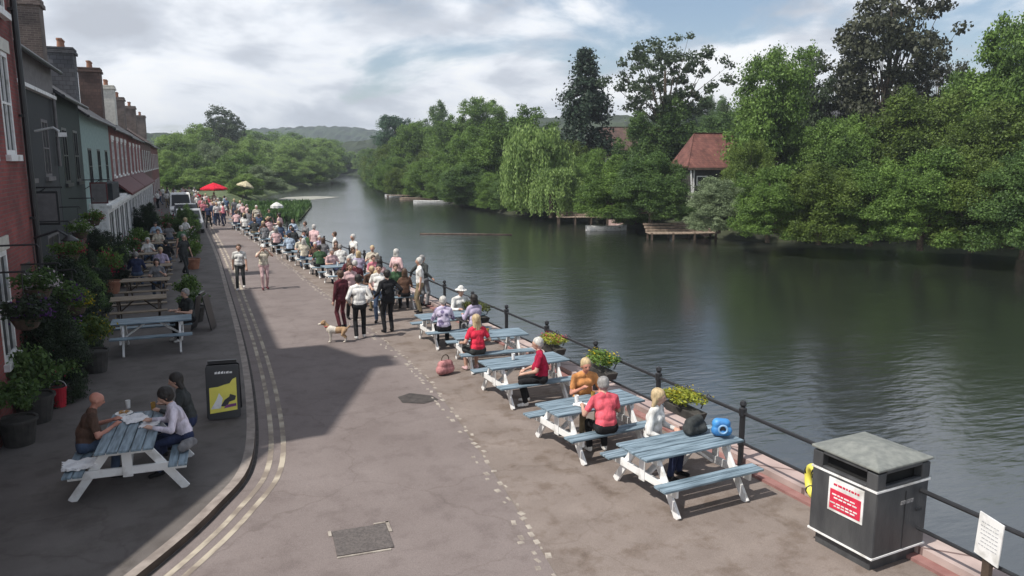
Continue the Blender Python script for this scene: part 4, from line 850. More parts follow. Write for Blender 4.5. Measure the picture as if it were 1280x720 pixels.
# back rows closing the gaps behind, one tree each
for i, (px, ty, dist, pw, kind, lf) in enumerate([(560, 158, 210, 60, 'broad', 'dark'), (632, 156, 150, 60, 'broad', 'mid'), (690, 168, 140, 60, 'round', 'dark'), (770, 172, 130, 60, 'broad', 'dark'), (925, 132, 110, 60, 'broad', 'dark'), (985, 120, 100, 70, 'broad', 'dark'), (1085, 140, 95, 80, 'broad', 'dark'), (1180, 118, 95, 90, 'broad', 'dark'), (1250, 100, 90, 90, 'broad', 'dark'), (860, 160, 120, 50, 'round', 'mid'), (515, 168, 240, 50, 'broad', 'dark'), (460, 185, 280, 50, 'broad', 'mid'), (430, 194, 420, 50, 'broad', 'mid')]):
    x, y = away(px, dist); bz = 2.5; h = height(ty, dist) - bz
    tree('broadleaf_tree', kind, i, x, y, bz, h, 1.6, lf, '%s tree of the back row across the river, counting from the left' % ORD[[3, 4, 5, 6, 8, 9, 10, 11, 12, 7, 2, 1, 0][i]], G1)
# left group beyond the street
for (px, ty, dist, pw, kind, vi, lf, lab) in [
 (222, 164, 150, 60, 'broad', 0, 'mid', 'dark broad tree right behind the end of the terrace'),
 (248, 158, 170, 56, 'round', 1, 'mid', 'mid green tree between the dark broad tree and the lacy tall one'),
 (276, 136, 185, 46, 'sparse', 0, 'airy', 'tall thin crowned tree standing highest beyond the street'),
 (290, 140, 192, 30, 'airy', 0, 'airy', 'lacy tree touching the right side of the highest tree beyond the street'),
 (263, 176, 148, 40, 'bushy', 1, 'grey', 'pale flowering tree below the tall thin crowned one'),
 (236, 184, 140, 50, 'bushy', 2, 'dark', 'dark hedge like tree above the street end'),
 (305, 168, 175, 48, 'broad', 2, 'mid', 'green tree left of the light willows on the near bank'),
 (312, 186, 150, 36, 'bushy', 0, 'dark', 'dark bush behind the pale rounded bush'),
 (335, 174, 190, 52, 'bushy', 1, 'willow', 'light green willow on the near bank, leftmost of three'),
 (366, 176, 195, 54, 'bushy', 2, 'willow', 'light green willow on the near bank, middle of three'),
 (396, 180, 205, 48, 'bushy', 0, 'willow', 'light green willow on the near bank, rightmost of three'),
 (414, 184, 225, 34, 'round', 0, 'dark', 'dark tree at the tip of the near bank'),
 (342, 160, 300, 80, 'broad', 1, 'dark', 'dark tree farther back above the light willows'),
 (400, 172, 320, 70, 'broad', 0, 'dark', 'dark tree far back toward the hill'),
 (324, 205, 118, 40, 'round', 1, 'grey', 'pale grey green rounded bush at the street end by the river'),
 (344, 222, 128, 26, 'bushy', 2, 'grey', 'small pale bush just right of the rounded one'),
 (285, 200, 128, 50, 'bushy', 1, 'dark', 'dark green bush above the red parasol'),
 (255, 204, 124, 46, 'bushy', 0, 'mid', 'green bush left of the red parasol'),
 (225, 206, 126, 40, 'bushy', 2, 'dark', 'dark bush touching the last house'),
 (305, 212, 112, 34, 'bushy', 0, 'mid', 'green bush between the red parasol and the beige canopy'),
 (212, 186, 132, 44, 'bushy', 1, 'mid', 'green bush filling the street end behind the last house'), (275, 188, 156, 54, 'bushy', 2, 'mid', 'green bush below the highest tree beyond the street'), (300, 186, 140, 50, 'bushy', 0, 'dark', 'dark bush left of the pale rounded bush'),
 (245, 172, 200, 70, 'broad', 2, 'dark', 'dark broad tree farther back behind the street end'), (322, 178, 230, 60, 'broad', 0, 'mid', 'green tree behind the leftmost light willow'), (384, 168, 260, 70, 'broad', 1, 'mid', 'green tree behind the rightmost light willow'), (352, 192, 168, 50, 'bushy', 2, 'willow', 'low light green bush below the three light willows'), (384, 200, 178, 44, 'bushy', 1, 'mid', 'low green bush at the water below the rightmost light willow')]:
    lf = {'mid': 'light', 'dark': 'mid'}.get(lf, lf); x, y = away(px, dist); h = height(ty, dist); wd = pw / F * dist
    natural = dict(broad=9.2, round=8.0, bushy=9.8, tall=5.8, airy=8.2, sparse=6.6)[kind] * h / 10
    tree('bush' if ty > 182 else 'broadleaf_tree', kind, vi, x, y, -.3, h, min(2.4, max(.6, 1.4 * wd / natural)), lf, lab, G2, cat='bush' if ty > 182 else 'tree')
# reeds on the low bed
rng = np.random.default_rng(5); C = []
for _ in range(6000):
    y = rng.uniform(79.5, 105); x = rng.uniform(5, 9.8 + (y - 80) * .19); C.append((x, y, -1.15 + rng.uniform(0, .55)))
C = np.array(C); me = leaf_mesh('reeds', C, np.tile([0, 0, 1.], (len(C), 1)), .5, rng, 1.6); me.materials.append(leaf('leaf_reed', (.05, .10, .03), (.10, .19, .05)))
o = bpy.data.objects.new('reed_bed', me); col.objects.link(o); tag(o, 'low green reed bed in the river beyond the end of the quay', 'reeds', kind='stuff')

# ------------------------------------------------------------------ small plants
def small_foliage(seed, n, r, size, flat_=.4, squash=.8):
    rng = np.random.default_rng(seed); bl = [(rng.uniform(-.6, .6) * r, rng.uniform(-.6, .6) * r, rng.uniform(-.25, .45) * r, r * rng.uniform(.35, .6)) for _ in range(9)]
    C = []; D = []
    for (x, y, z, q) in bl:
        k = n // 9; dd = dirs(rng, k); C.append(np.array([x, y, z]) + dd * q * rng.uniform(.4, 1.1, (k, 1)) * np.array([1, 1, squash])); D.append(dd)
    return leaf_mesh('foliage', np.concatenate(C), np.concatenate(D), size, rng)
SF = [small_foliage(i, 1400, .5, .085) for i in range(3)]; FL = [small_foliage(i + 10, 160, .52, .07, .9) for i in range(3)]
for q in SF + FL: q.materials.append(LEAF['mid'])
def folobj(name, me, lf, parent, loc, sc):
    o = bpy.data.objects.new(name, me); col.objects.link(o); o.parent = parent; o.location = loc; o.scale = sc
    if name == 'flowers': o['kind'] = 'stuff'
    o.material_slots[0].link = 'OBJECT'; o.material_slots[0].material = LEAF[lf]; return o
def potted(name, x, y, lf, h, wd, label, flower=None, cat='plant', group=None, pot='planter', ph=.4, i=0, z=.1):
    e = empty(name, (x, y, z), rnd.uniform(0, 6)); tag(e, label, cat, group)
    mb = MB(); mb.lathe([(wd * .26, 0), (wd * .34, ph * .9), (wd * .37, ph * .9), (wd * .37, ph), (wd * .32, ph), (wd * .31, ph * .93)], n=16); mb.build('pot', M[pot], e, smooth=False)
    folobj('foliage', SF[i % 3], lf, e, (0, 0, ph + (h - ph) * .42), (wd, wd, (h - ph) * 1.15))
    if flower: folobj('flowers', FL[i % 3], flower, e, (0, 0, ph + (h - ph) * .45), (wd * 1.05, wd * 1.05, (h - ph) * 1.2))
    return e
# rail planters (river side)
def trough(y, xoff, lf, fl, L_, hh, label, z=.62, wd=.8):
    x = quay_x(y, -.75 + xoff); e = empty('rail_planter', (x, y, 0), math.atan2(quay_x(y + .5) - quay_x(y - .5), -1)); e.rotation_euler.z = -math.atan2(quay_x(y + .5) - quay_x(y - .5), 1.0); tag(e, label, 'planter', 'planters hung along the river railing')
    mb = MB(); mb.box((0, 0, z), (.22, L_ * .85, .15), 0, 1.15); mb.build('trough', M['planter'], e, bevel=.01)
    for s_ in (-.3, .3): k = MB(); k.tube([(.12, s_ * L_, z + .1), (.26, s_ * L_, z + .34), (.32, s_ * L_, z + .28)], .012, 6); k.build('bracket', M['black'], e)
    folobj('foliage', SF[int(y) % 3], lf, e, (0, 0, z + .10 + hh * .22), (wd * .72, L_ * 1.05, hh * .75)); folobj('flowers', FL[int(y) % 3], fl, e, (0, 0, z + .12 + hh * .25), (wd * .75, L_ * 1.08, hh * .8))
trough(10.25, .05, 'yellow', 'yellowf', .9, .6, 'yellow green planter on the railing behind the blonde person in white')
trough(12.9, .05, 'mid', 'yellowf', .9, .65, 'green planter on the railing behind the person in orange')
trough(15.0, .05, 'yellow', 'redf', .9, .45, 'low planter of yellow and red flowers behind the person in crimson')
trough(19.0, -.1, 'hedge', 'hedge', 1.3, .7, 'dark clipped box hedge planter on the railing behind the fourth empty table')

# ------------------------------------------------------------------ railing
e = empty('river_railing', (0, 0, 0)); tag(e, 'black metal railing with two rails and ball topped posts along the quay', 'railing')
def post(x, y, parent):
    mb = MB(); mb.box((x, y, .02), (.16, .16, .05)); mb.lathe([(.045, 0), (.045, .93), (.062, .93), (.062, .98), (.03, 1.0), (.055, 1.04), (.045, 1.09), (.01, 1.11)], (x, y, 0), 12)
    for z in (.42, .90): mb.lathe([(.06, -.04), (.06, .04)], (x, y, z), 12)
    return mb.build('post', M['black'], parent)
ys = [2.4, 4.65, 6.9] + [9.12, 11.3, 13.5, 15.7, 17.9]
while ys[-1] < 81: ys.append(ys[-1] + 2.25)
RO = -.48
for y in ys: post(quay_x(y, RO), y, e)
mb = MB(); pts = [(quay_x(y, RO), y) for y in ys]
for z, r_ in ((.90, .030), (.42, .024)): mb.tube([(x, y, z) for x, y in [(quay_x(0, RO), 0)] + pts], r_, 8)
mb.build('rail', M['black'], e)

# ------------------------------------------------------------------ picnic tables
def picnic(top, legm, L_=1.75):
    e = empty('picnic_table')
    t = MB()
    for i in range(5): t.box((0, -.30 + .15 * i, .735), (L_, .138, .035))
    t.build('tabletop', top, e, bevel=.006)
    for s_ in (-1, 1):
        b = MB()
        for k in (-.065, .065): b.box((0, s_ * .66 + k, .445), (L_, .118, .035))
        b.build('bench_seat', top, e, bevel=.006)
    for sx in (-1, 1):
        X = sx * (L_ / 2 - .27)
        for sy in (-1, 1): b = MB(); b.beam((X, sy * .74, .0), (X, sy * .22, .715), .042, .115, (0, 1, .7)); b.build('leg', legm, e, bevel=.005)
        b = MB(); b.box((X + sx * .042, 0, .375), (.04, 1.52, .115)); b.build('crossbar', legm, e, bevel=.005)
        b = MB(); b.box((X + sx * .042, 0, .665), (.04, .66, .095)); b.build('top_support', legm, e, bevel=.005)
        b = MB(); b.box((X + sx * .068, 0, .50), (.02, .13, .42)); b.build('end_board', legm, e, bevel=.004)
        b = MB(); b.beam((X - sx * .02, 0, .36), (sx * .12, 0, .70), .09, .036, (0, 0, 1)); b.build('brace', legm, e)
    return e
PT = {'blue': picnic(M['blue'], M['white']), 'tan': picnic(M['tan'], M['darkwood'])}
used = set()
def table(kind, x, y, rz, label, group, z=.008, L_=1.0):
    o = PT[kind] if kind not in used else copy_tree(PT[kind]); used.add(kind)
    place(o, x, y, z, rz); o.scale = (L_, 1, 1); tag(o, label, 'picnic table', group); return o
GT = 'blue topped picnic tables along the railing'
table('blue', 6.32, 8.78, R(4), 'empty blue topped picnic table with two bags on it, nearest the camera', GT)
table('blue', 6.00, 10.92, R(6), 'blue topped picnic table between the people in pink and in orange', GT)
table('blue', 6.05, 13.85, R(3), 'blue topped picnic table where the white haired person in crimson sits', GT)
table('blue', 6.25, 16.4, R(-4), 'blue topped picnic table where the long haired person in red sits', GT)
table('blue', 6.1, 18.9, R(2), 'blue topped picnic table in front of the person in a white hat', GT)
ty_ = [24.2, 26.9, 29.6, 32.3, 35.2, 38.2, 41.4, 44.8, 48.4, 52.2, 56.2]
for i, y in enumerate(ty_): table('blue', quay_x(y) - 1.75, y, R(8), 'crowded blue topped picnic table, %s beyond the people with the dog' % ORD[i], GT)
GL = 'picnic tables on the left terrace'
table('blue', -1.06, 12.12, R(87), 'blue topped picnic table with a meal on it, in the shade at the lower left', GL, .1)
table('blue', -1.15, 20.75, R(0), 'empty blue topped picnic table seen side on in the shade', GL, .1, 1.05)
for i, y in enumerate([24.3, 28.0, 31.8, 36.0, 40.5, 45.5]): table('tan', -1.65, y, R((2, -3, 1, 4, -2, 2)[i]), 'brown wooden table on the left terrace, %s behind the side on blue one' % ORD[i], GL, .1, .85)

# ------------------------------------------------------------------ litter bin
e = empty('litter_bin', (7.47, 6.47, .008), R(4)); tag(e, 'large square dark grey litter bin with a sloping lid and a red notice', 'litter bin')
s = .93
mb = MB(); mb.box((0, 0, .09), (s * .86, s * .86, .18)); mb.build('plinth', M['graphite'], e)
mb = MB(); mb.box((0, 0, .60), (s, s, .84)); mb.build('body', M['graphite'], e, bevel=.025)
mb = MB()
for i in (-1, 1):
    for j in (-1, 1): mb.box((i * (s / 2 - .075), j * (s / 2 - .075), 1.13), (.15, .15, .2))
for a_ in range(4):
    rt = Matrix.Rotation(a_ * math.pi / 2, 3, 'Z'); c_ = rt @ Vector((0, -(s / 2 - .03), 1.235)); mb.box(tuple(c_), (s - .3, .06, .05) if a_ % 2 == 0 else (.06, s - .3, .05))
    c_ = rt @ Vector((0, -(s / 2 - .03), 1.045)); mb.box(tuple(c_), (s - .3, .06, .04) if a_ % 2 == 0 else (.06, s - .3, .04))
mb.build('opening_frame', M['graphite'], e, bevel=.012)
mb = MB(); mb.box((0, 0, 1.12), (s - .2, s - .2, .2)); mb.build('opening_dark', M['hole'], e)  # solid block, the dark of the openings put into its near-black colour
mb = MB(); mb.box((0, 0, 1.275), (s + .04, s + .04, .035)); mb.box((0, 0, 1.335), (s + .02, s + .02, .085), 0, .30); mb.build('lid', M['lid'], e, bevel=.012)
for z in (1.012, .185): mb = MB(); mb.box((0, 0, z), (s + .016, s + .016, .022)); mb.build('white_band', M['white'], e)
mb = MB(); mb.box((-s / 2 - .006, -.06, .76), (.012, .50, .42)); n_ = mb.build('notice', M['white'], e)
mb = MB(); mb.box((-s / 2 - .014, -.06, .71), (.006, .44, .25)); mb.build('red_panel', M['red'], n_)
mb = MB(); r_ = random.Random(2)
for z, wd in ((.775, .28), (.735, .34), (.665, .36), (.63, .30)):
    y = -.06 - wd / 2
    while y < -.06 + wd / 2: l = r_.uniform(.03, .07); mb.box((-s / 2 - .0195, y + l / 2, z), (.004, l, .016)); y += l + .015
mb.build('small_print', M['white'], n_)
mb = MB(); r_ = random.Random(4); y = -.25
while y < .12: l = r_.uniform(.02, .06); mb.box((-s / 2 - .0135, y + l / 2, .90), (.004, l, .025)); y += l + .012
mb.build('heading', M['red'], n_)
mb = MB(); mb.box((.05, -s / 2 - .004, .58), (.01, .008, .72)); mb.box((.30, -s / 2 - .01, .66), (.10, .02, .03)); mb.build('door_seam', M['black'], e)
mb = MB(); mb.box((.08, -s / 2 - .005, .80), (.22, .006, .045), 0, 1, 0); mb.build('worn_crest', noisy('scratched', (.12, .12, .125), (.3, .3, .3), 40, .6), e)

# notice on the railing, bottom right
e = empty('notice_board', (quay_x(5.2, RO) - .07, 5.12, 0), R(-12)); tag(e, 'small white notice tied to the railing at the lower right corner', 'notice')
mb = MB(); mb.box((0, 0, .72), (.012, .33, .50), 0, 1, R(3)); b_ = mb.build('sheet', M['white'], e)
r_ = random.Random(9)
for i in range(7):
    mb = MB(); y = -.12
    while y < .10: l = r_.uniform(.015, .05); mb.box((-.0085, y + l / 2, .88 - .045 * i), (.002, l, .010)); y += l + .012
    mb.build('print_line', paint('faint_ink', (.45, .46, .48), .9), b_)
mb = MB(); mb.box((.035, .02, .30), (.05, .10, .60)); mb.build('stake', M['darkwood'], e)
# small ring on the railing behind the bin
e = empty('lifebuoy', (quay_x(7.45, RO) - .12, 7.55, .42), R(-25)); tag(e, 'small yellow and black ring on the railing just behind the litter bin', 'lifebuoy')
mb = MB(); mb.torus((0, 0, 0), .19, .055, 24, 8, 'X'); mb.build('ring', M['yellow'], e, smooth=True)
for a_ in range(4): k = MB(); a0 = a_ * math.pi / 2 + .5; k.torus((0, .19 * math.cos(a0), .19 * math.sin(a0)), .06, .012, 10, 6, 'Y'); k.build('band', M['black'], e)
mb = MB(); mb.lathe([(.03, -.1), (.03, .1)], (0.05, 0, 0), 8); mb.box((.10, 0, 0), (.12, .06, .34)); mb.build('bracket', M['black'], e)

# A boards
def aboard(x, y, rz, label, poster=True, z=.1):
    e = empty('pavement_sign', (x, y, z), rz); tag(e, label, 'pavement sign')
    for s_, nm in ((-1, 'front_panel'), (1, 'back_panel')):
        mb = MB(); W = .29; H = 1.02; pts = []
        for cx, cz, a0 in ((W - .05, .08, -90), (W - .05, H - .08, 0), (-W + .05, H - .08, 90), (-W + .05, .08, 180)):
            for k in range(5): a_ = R(a0 + 22.5 * k); pts.append((cx + .05 * math.cos(a_), cz + .05 * math.sin(a_)))
        til = .20; fn = lambda p, o_: (p[0], s_ * (.26 - til * p[1] / H * 1.0) + o_, p[1])
        mb.prism([fn(p, 0) for p in pts], (0, s_ * .03, 0)); pn = mb.build(nm, M['black'], e, bevel=.006)
        if poster and s_ < 0:
            f = lambda u, v, o_=-.034: (u, -(.26 - til * v / H) + o_, v)
            q = MB(); q.prism([f(-.235, .14), f(.235, .18), f(.235, .76), f(.17, .73), f(.12, .66), f(.02, .64), f(-.08, .61), f(-.235, .60)], (0, -.003, 0)); po = q.build('poster', M['yellow'], pn)
            q = MB(); q.prism([f(-.05, .26, -.039), f(.06, .25, -.039), f(.10, .33, -.039), (f(.20, .36, -.039)), f(.22, .43, -.039), f(.12, .47, -.039), f(.10, .42, -.039), f(.02, .37, -.039)], (0, -.002, 0)); q.build('dark_shape', M['black'], po)
            q = MB(); q.prism([f(-.22, .22, -.039), f(-.05, .225, -.039), f(-.01, .40, -.039), f(-.07, .50, -.039), f(-.12, .38, -.039)], (0, -.002, 0)); q.build('pale_shape', M['white'], po)
            q = MB(); q.prism([f(0, .22, -.0395), f(.22, .25, -.0395), f(.22, .30, -.0395), f(.05, .28, -.0395)], (0, -.002, 0)); q.build('purple_stripe', paint('purple_print', (.22, .05, .22)), po)
            q = MB(); r_ = random.Random(5); u = -.13
            while u < .13: l = r_.uniform(.02, .05); q.prism([f(u, .84), f(u + l, .84), f(u + l, .87 + r_.uniform(0, .02)), f(u, .87)], (0, -.002, 0)); u += l + .012
            q.build('chalk_heading', M['white'], pn)
    mb = MB(); mb.box((0, 0, 1.04), (.5, .06, .05)); mb.build('hinge', M['black'], e)
aboard(.30, 14.6, R(-6), 'black pavement sign with a yellow torn edged poster beside the kerb')
aboard(.05, 22.6, R(75), 'plain black pavement sign seen edge on beside the second shaded table', False)

# bags and things on the tables
def lump(name, pts, mat, vox=.012, parent=None, label=None, cat=None, loc=(0, 0, 0), rz=0):
    o = caps_mesh(name, [(Vector(a), Vector(b), ra, rb, 'x') for a, b, ra, rb in pts], vox, {'x': mat}, ['x']); 
    if parent: o.parent = parent
    o.location = loc; o.rotation_euler.z = rz
    if label: tag(o, label, cat)
    return o
Z0 = .008
# near people on the right
person(6.30, 9.48, R(215), Z0, sit(lean=.10, hands=[(-.16, .30, .72), (.14, .26, .64)], hyaw=R(15)), 'white', 'navy', 'blonde person in a white top sitting behind the empty nearest table', 'blonde', 'bob', female=True, sleeve='long')
person(5.90, 10.20, R(-6), Z0, sit(lean=.22, hands=[(-.26, .38, .80), (.20, .42, .80)]), 'coral', 'black', 'grey haired person in a coral pink shirt, back to the camera at the second table', 'grey', 'short', belly=.02, shoes='white')
person(6.22, 11.62, R(172), Z0, sit(lean=.20, hands=[(-.20, .36, .80), (.12, .30, .86)]), 'orange', 'khaki', 'person in an orange brown shirt facing the camera across the second table', 'blonde', 'short', skin=SKIN2)
person(6.15, 13.18, R(68), Z0, sit(lean=.12, hands=[(-.12, .36, .66), (.18, .34, .66)], feet=[(-.16, .34, FL_), (.16, .30, FL_)]), 'crimson', 'black', 'white haired person in a crimson top sitting sideways on the third table bench', 'white', 'short', shoes='white', belly=.03)
person(5.72, 15.72, R(4), Z0, sit(lean=.10, hands=[(-.28, .25, .70), (.28, .25, .70)]), 'red', 'charcoal', 'long haired blonde person in a bright red top, back to the camera', 'blonde', 'long', female=True, legs='skirt', shoes='palepink')
person(5.72, 18.25, R(-10), Z0, sit(lean=.1), 'lilac', 'black', 'fair haired person in a lilac patterned top, left of the plain lilac cardigan', 'white', 'short', female=True, sleeve='long').material_slots[1].material = patterned((.16, .13, .24), (.50, .45, .58), 9, 'SPOT')
person(6.55, 18.20, R(10), Z0, sit(lean=.05, hands=[(-.2, .3, .8), (.1, .3, .95)]), 'lilac', 'grey', 'person in a pale lilac cardigan right of the fair haired lilac one', 'dark', 'bob', female=True, sleeve='long', h=1.66)
person(6.62, 19.62, R(185), Z0, sit(lean=.1), 'white', 'grey', 'person with a white sun hat and white shirt facing the camera at the fifth table', 'dark', 'hat', hatc='white', sleeve='long', h=1.8)
person(6.85, 24.0, R(-60), Z0, stand(lean=-.08, hands=[(-.48, -.12, 1.0), (.48, -.10, 1.0)], sleeve='long'), 'charcoal', 'grey', 'person in a dark grey jacket with arms spread, leaning back on the railing', 'grey', 'short')
# standing group with the dog
person(3.95, 20.15, R(-8), Z0, walk(hands=[(-.24, .12, .95), (.24, .1, .95)], sleeve='long', feet=[(-.1, -.05, FL_), (.1, .12, FL_)]), 'white', 'black', 'dark haired person in a white jumper and black trousers standing over the dog', 'dark', 'short', shoes='white', h=1.78)
person(4.85, 20.65, R(10), Z0, stand(hands=[(-.34, .10, 1.0), (.36, .02, 1.02)], sleeve='long', belly=.03), 'black', 'black', 'broad person all in black with bent elbows, right of the white jumper', 'dark', 'short', h=1.78)
person(3.75, 21.7, R(30), Z0, stand(sleeve='long'), 'maroon', 'maroon', 'person in maroon clothes half hidden behind the white jumper', 'brown', 'short', h=1.68)
person(4.95, 22.1, R(160), Z0, stand(hands=[(-.2, .2, 1.05), (.2, .2, 1.05)]), 'white', 'denim', 'person in a white shirt standing just behind the one in black', 'dark', 'short', h=1.75)
person(4.25, 23.0, R(190), Z0, stand(), 'palepink', 'black', 'person in a pale pink top standing behind the white jumper', 'brown', 'bob', female=True)
# couple walking in the road
person(1.45, 29.9, R(170), .0085, walk(), 'white', 'charcoal', 'walker in a white t-shirt and dark trousers on the left of the strolling pair', 'brown', 'short', shoes='white', h=1.72)
person(2.28, 29.6, R(185), .0085, walk(hands=[(-.12, .28, 1.48), (.12, .28, 1.48)], feet=[(-.09, -.08, FL_), (.09, .14, FL_)]), 'cream', 'palepink', 'walker in a white cap raising both hands to the face, right of the strolling pair', 'dark', 'cap', hatc='white', shoes='maroon', h=1.72, legs='trousers')
# left terrace, near table
person(-1.72, 12.3, R(-82), .1, sit(lean=.30, hands=[(-.22, .42, .80), (.16, .40, .82)]), 'brown', 'denim', 'bald sunburnt person in brown leaning over the meal at the shaded table', 'grey', 'bald', skin=SKIN2, belly=.03)
person(-.34, 12.2, R(98), .1, sit(lean=.34, hands=[(-.2, .46, .80), (.2, .44, .80)]), 'palelilac', 'navy', 'dark curly haired person in a pale lilac cardigan at the shaded table', 'dark', 'curly', sleeve='long', female=True)
person(-.28, 12.9, R(85), .1, sit(lean=.22, hands=[(-.18, .40, .80), (.2, .38, .80)]), 'charcoal', 'navy', 'dark haired person in dark clothes beyond the curly haired one', 'dark', 'bob', sleeve='long')
person(-.28, 21.55, R(120), .1, sit(lean=.1), 'charcoal', 'black', 'person in dark clothes sitting at the right end of the side on shaded table', 'grey', 'short', shoes='white')
# far prototypes share meshes
def proto(pose, style, **kw):
    caps, fr = body_caps(**{**pose, **kw}); o = caps_mesh('person', caps, .026, {k: M['white'] for k in ORDER}, ORDER, 3); hh = hair_caps(fr, style)
    ho = caps_mesh('hair', hh, .024, {'h': M['white']}, ['h'], 1); ho.parent = o; return o
PR = dict(sa=proto(sit(), 'short'), sb=proto(sit(hands=[(-.14, .30, .90), (.2, .38, .8)], lean=.05), 'bob', female=True), sc=proto(sit(lean=.25, sleeve='long'), 'short', sleeve='long'),
          a=proto(stand(), 'short'), b=proto(stand(hands=[(-.18, .24, 1.1), (.2, .2, 1.0)], sleeve='long'), 'bob', sleeve='long', female=True), c=proto(walk(), 'short'), d=proto(stand(legs='shorts', hands=[(-.3, .02, .85), (.15, .26, 1.2)]), 'short', legs='shorts'))
pused = set()
def far_person(k, x, y, rz, z, top, bottom, hair, label, group, h=1.72, skin=None, shoes='black'):
    o = PR[k] if k not in pused else copy_tree(PR[k]); pused.add(k)
    o.location = (x, y, z); o.rotation_euler.z = rz; f = h / 1.72; o.scale = (f, f, f) if k[0] != 's' else (f, f, 1)
    for sl_, m in zip(o.material_slots, (skin or SKIN, cloth(CLO[top]), cloth(CLO[bottom]), cloth(CLO[shoes]), DARK, LIP)): sl_.link = 'OBJECT'; sl_.material = m
    s_ = o.children[0].material_slots[0]; s_.link = 'OBJECT'; s_.material = hairmat(hair)
    tag(o, label, 'person', group); return o
TC = ['white', 'palepink', 'palepink', 'white', 'navy', 'black', 'white', 'cream', 'paleblue', 'pink', 'maroon', 'grey', 'lilac', 'white', 'charcoal', 'denim', 'green', 'palepink', 'grey', 'brown']; BC = ['denim', 'black', 'navy', 'khaki', 'charcoal', 'grey']; HC = ['brown', 'dark', 'grey', 'blonde', 'white', 'dark', 'brown']
WORD = dict(palepink='pale pink', paleblue='pale blue', charcoal='dark grey')
def wd_(c): return WORD.get(c, c)
r_ = random.Random(11); GP = 'people at the crowded riverside tables'
for i, y in enumerate(ty_):
    X = quay_x(y) - 1.75
    for (sx, sy, nm) in ((-.45, -1, 'left on the near bench'), (.40, -1, 'right on the near bench'), (-.42, 1, 'left on the far bench'), (.44, 1, 'right on the far bench')):
        if r_.random() < .85:
            t_, b_, h_ = r_.choice(TC), r_.choice(BC), r_.choice(HC)
            far_person(r_.choice(['sa', 'sb', 'sc']), X + sx, y + sy * .68, (0 if sy < 0 else math.pi) + R(r_.uniform(-15, 15)), Z0, t_, b_, h_, 'person in %s sitting %s at the %s crowded table' % (wd_(t_), nm, ORD[i]), GP, r_.uniform(1.6, 1.82), r_.choice([SKIN, SKIN2, SKIN3]))
for i, y in enumerate([22.9, 25.6, 28.1, 31.0, 33.7, 36.7, 39.8, 43.0, 46.6, 50.2, 54.3, 58.4, 60.6, 62.9, 65.0, 67.6, 70.2, 73.0]):
    t_, b_, h_ = r_.choice(TC), r_.choice(BC), r_.choice(HC); 
    far_person(r_.choice('abcd'), quay_x(y) - r_.choice([.95, 1.1, 1.3, 2.3 if y > 57 else 1.0]), y, R(r_.uniform(0, 360)), Z0, t_, b_, h_, 'person in %s standing by the railing, %s counting from the near end' % (wd_(t_), ORD[i]), 'people standing along the railing', r_.uniform(1.6, 1.84))
for i in range(9):
    y = 59.5 + i * 1.9; t_, b_, h_ = r_.choice(TC), r_.choice(BC), r_.choice(HC)
    far_person(r_.choice('abc'), quay_x(y) - 2.6 - .5 * (i % 2), y, R(r_.uniform(0, 360)), Z0, t_, b_, h_, 'person in %s strolling left of the far railing, %s from the near end' % (wd_(t_), ORD[i]), 'people strolling at the far end of the promenade')
fc = [(.95, 58.5), (1.55, 60.2), (2.05, 61.5), (.75, 63.5), (1.35, 65.5), (1.9, 67.5), (.6, 69), (1.25, 71.5), (.35, 75), (1.1, 77), (1.9, 79.5), (.5, 82)]
for i, (x, y) in enumerate(fc):
    t_ = ['navy', 'white', 'white', 'pink', 'palepink', 'white', 'pink', 'coral', 'white', 'palepink', 'cream', 'red'][i]
    far_person('cabadcabbdca'[i], x, y, R(r_.uniform(150, 210)), .0085, t_, r_.choice(['black', 'navy', 'charcoal']), r_.choice(HC), 'person in %s walking in the road before the red parasol, %s nearest' % (wd_(t_), ORD[i]), 'people strolling at the far end of the road')
for i in range(18):
    x = -3.2 + (i % 6) * .68 + r_.uniform(-.15, .15); y = 84 + (i // 6) * 5 + r_.uniform(-1.5, 1.5) ; t_ = r_.choice(['white', 'cream', 'white', 'grey', 'pink', 'navy', 'palepink'])
    far_person(r_.choice('abcd'), x, y, R(r_.uniform(0, 360)), .1 if x < -.2 else .01, t_, r_.choice(BC), r_.choice(HC), 'person in %s, far street end crowd, %s row, %s from left' % (wd_(t_), ['front', 'middle', 'back'][i // 6], ORD[i % 6]), 'people in the far crowd at the street end')
for i, (x, y, rz, t_) in enumerate([(-2.05, 23.65, 0, 'charcoal'), (-1.3, 28.7, 180, 'grey'), (-2.1, 31.1, 0, 'navy'), (-1.3, 32.5, 180, 'lilac'), (-1.95, 36.7, 180, 'white'), (-1.2, 35.3, 0, 'black'), (-1.7, 41.2, 180, 'cream'), (-1.3, 44.8, 0, 'grey'), (-2.0, 46.2, 180, 'paleblue')]):
    if i == 0: continue
    far_person(['sa', 'sb', 'sc'][i % 3], x, y, R(rz), .1, t_, 'denim', HC[i % 7], 'person in %s seated at the brown tables of the left terrace, %s nearest' % (wd_(t_), ORD[i - 1]), 'people at the brown tables on the left terrace')
for i, (x, y, t_) in enumerate([(-3.0, 26.2, 'black'), (-3.1, 34.0, 'white'), (-.5, 34.0, 'charcoal'), (-.45, 43.5, 'white'), (-.6, 38.2, 'green')]):
    far_person('abcda'[i], x, y, R(90 * i + 40), .1, t_, 'charcoal', HC[i], 'person in %s standing on the left terrace, %s nearest the camera' % (wd_(t_), ORD[i]), 'people standing on the left terrace')

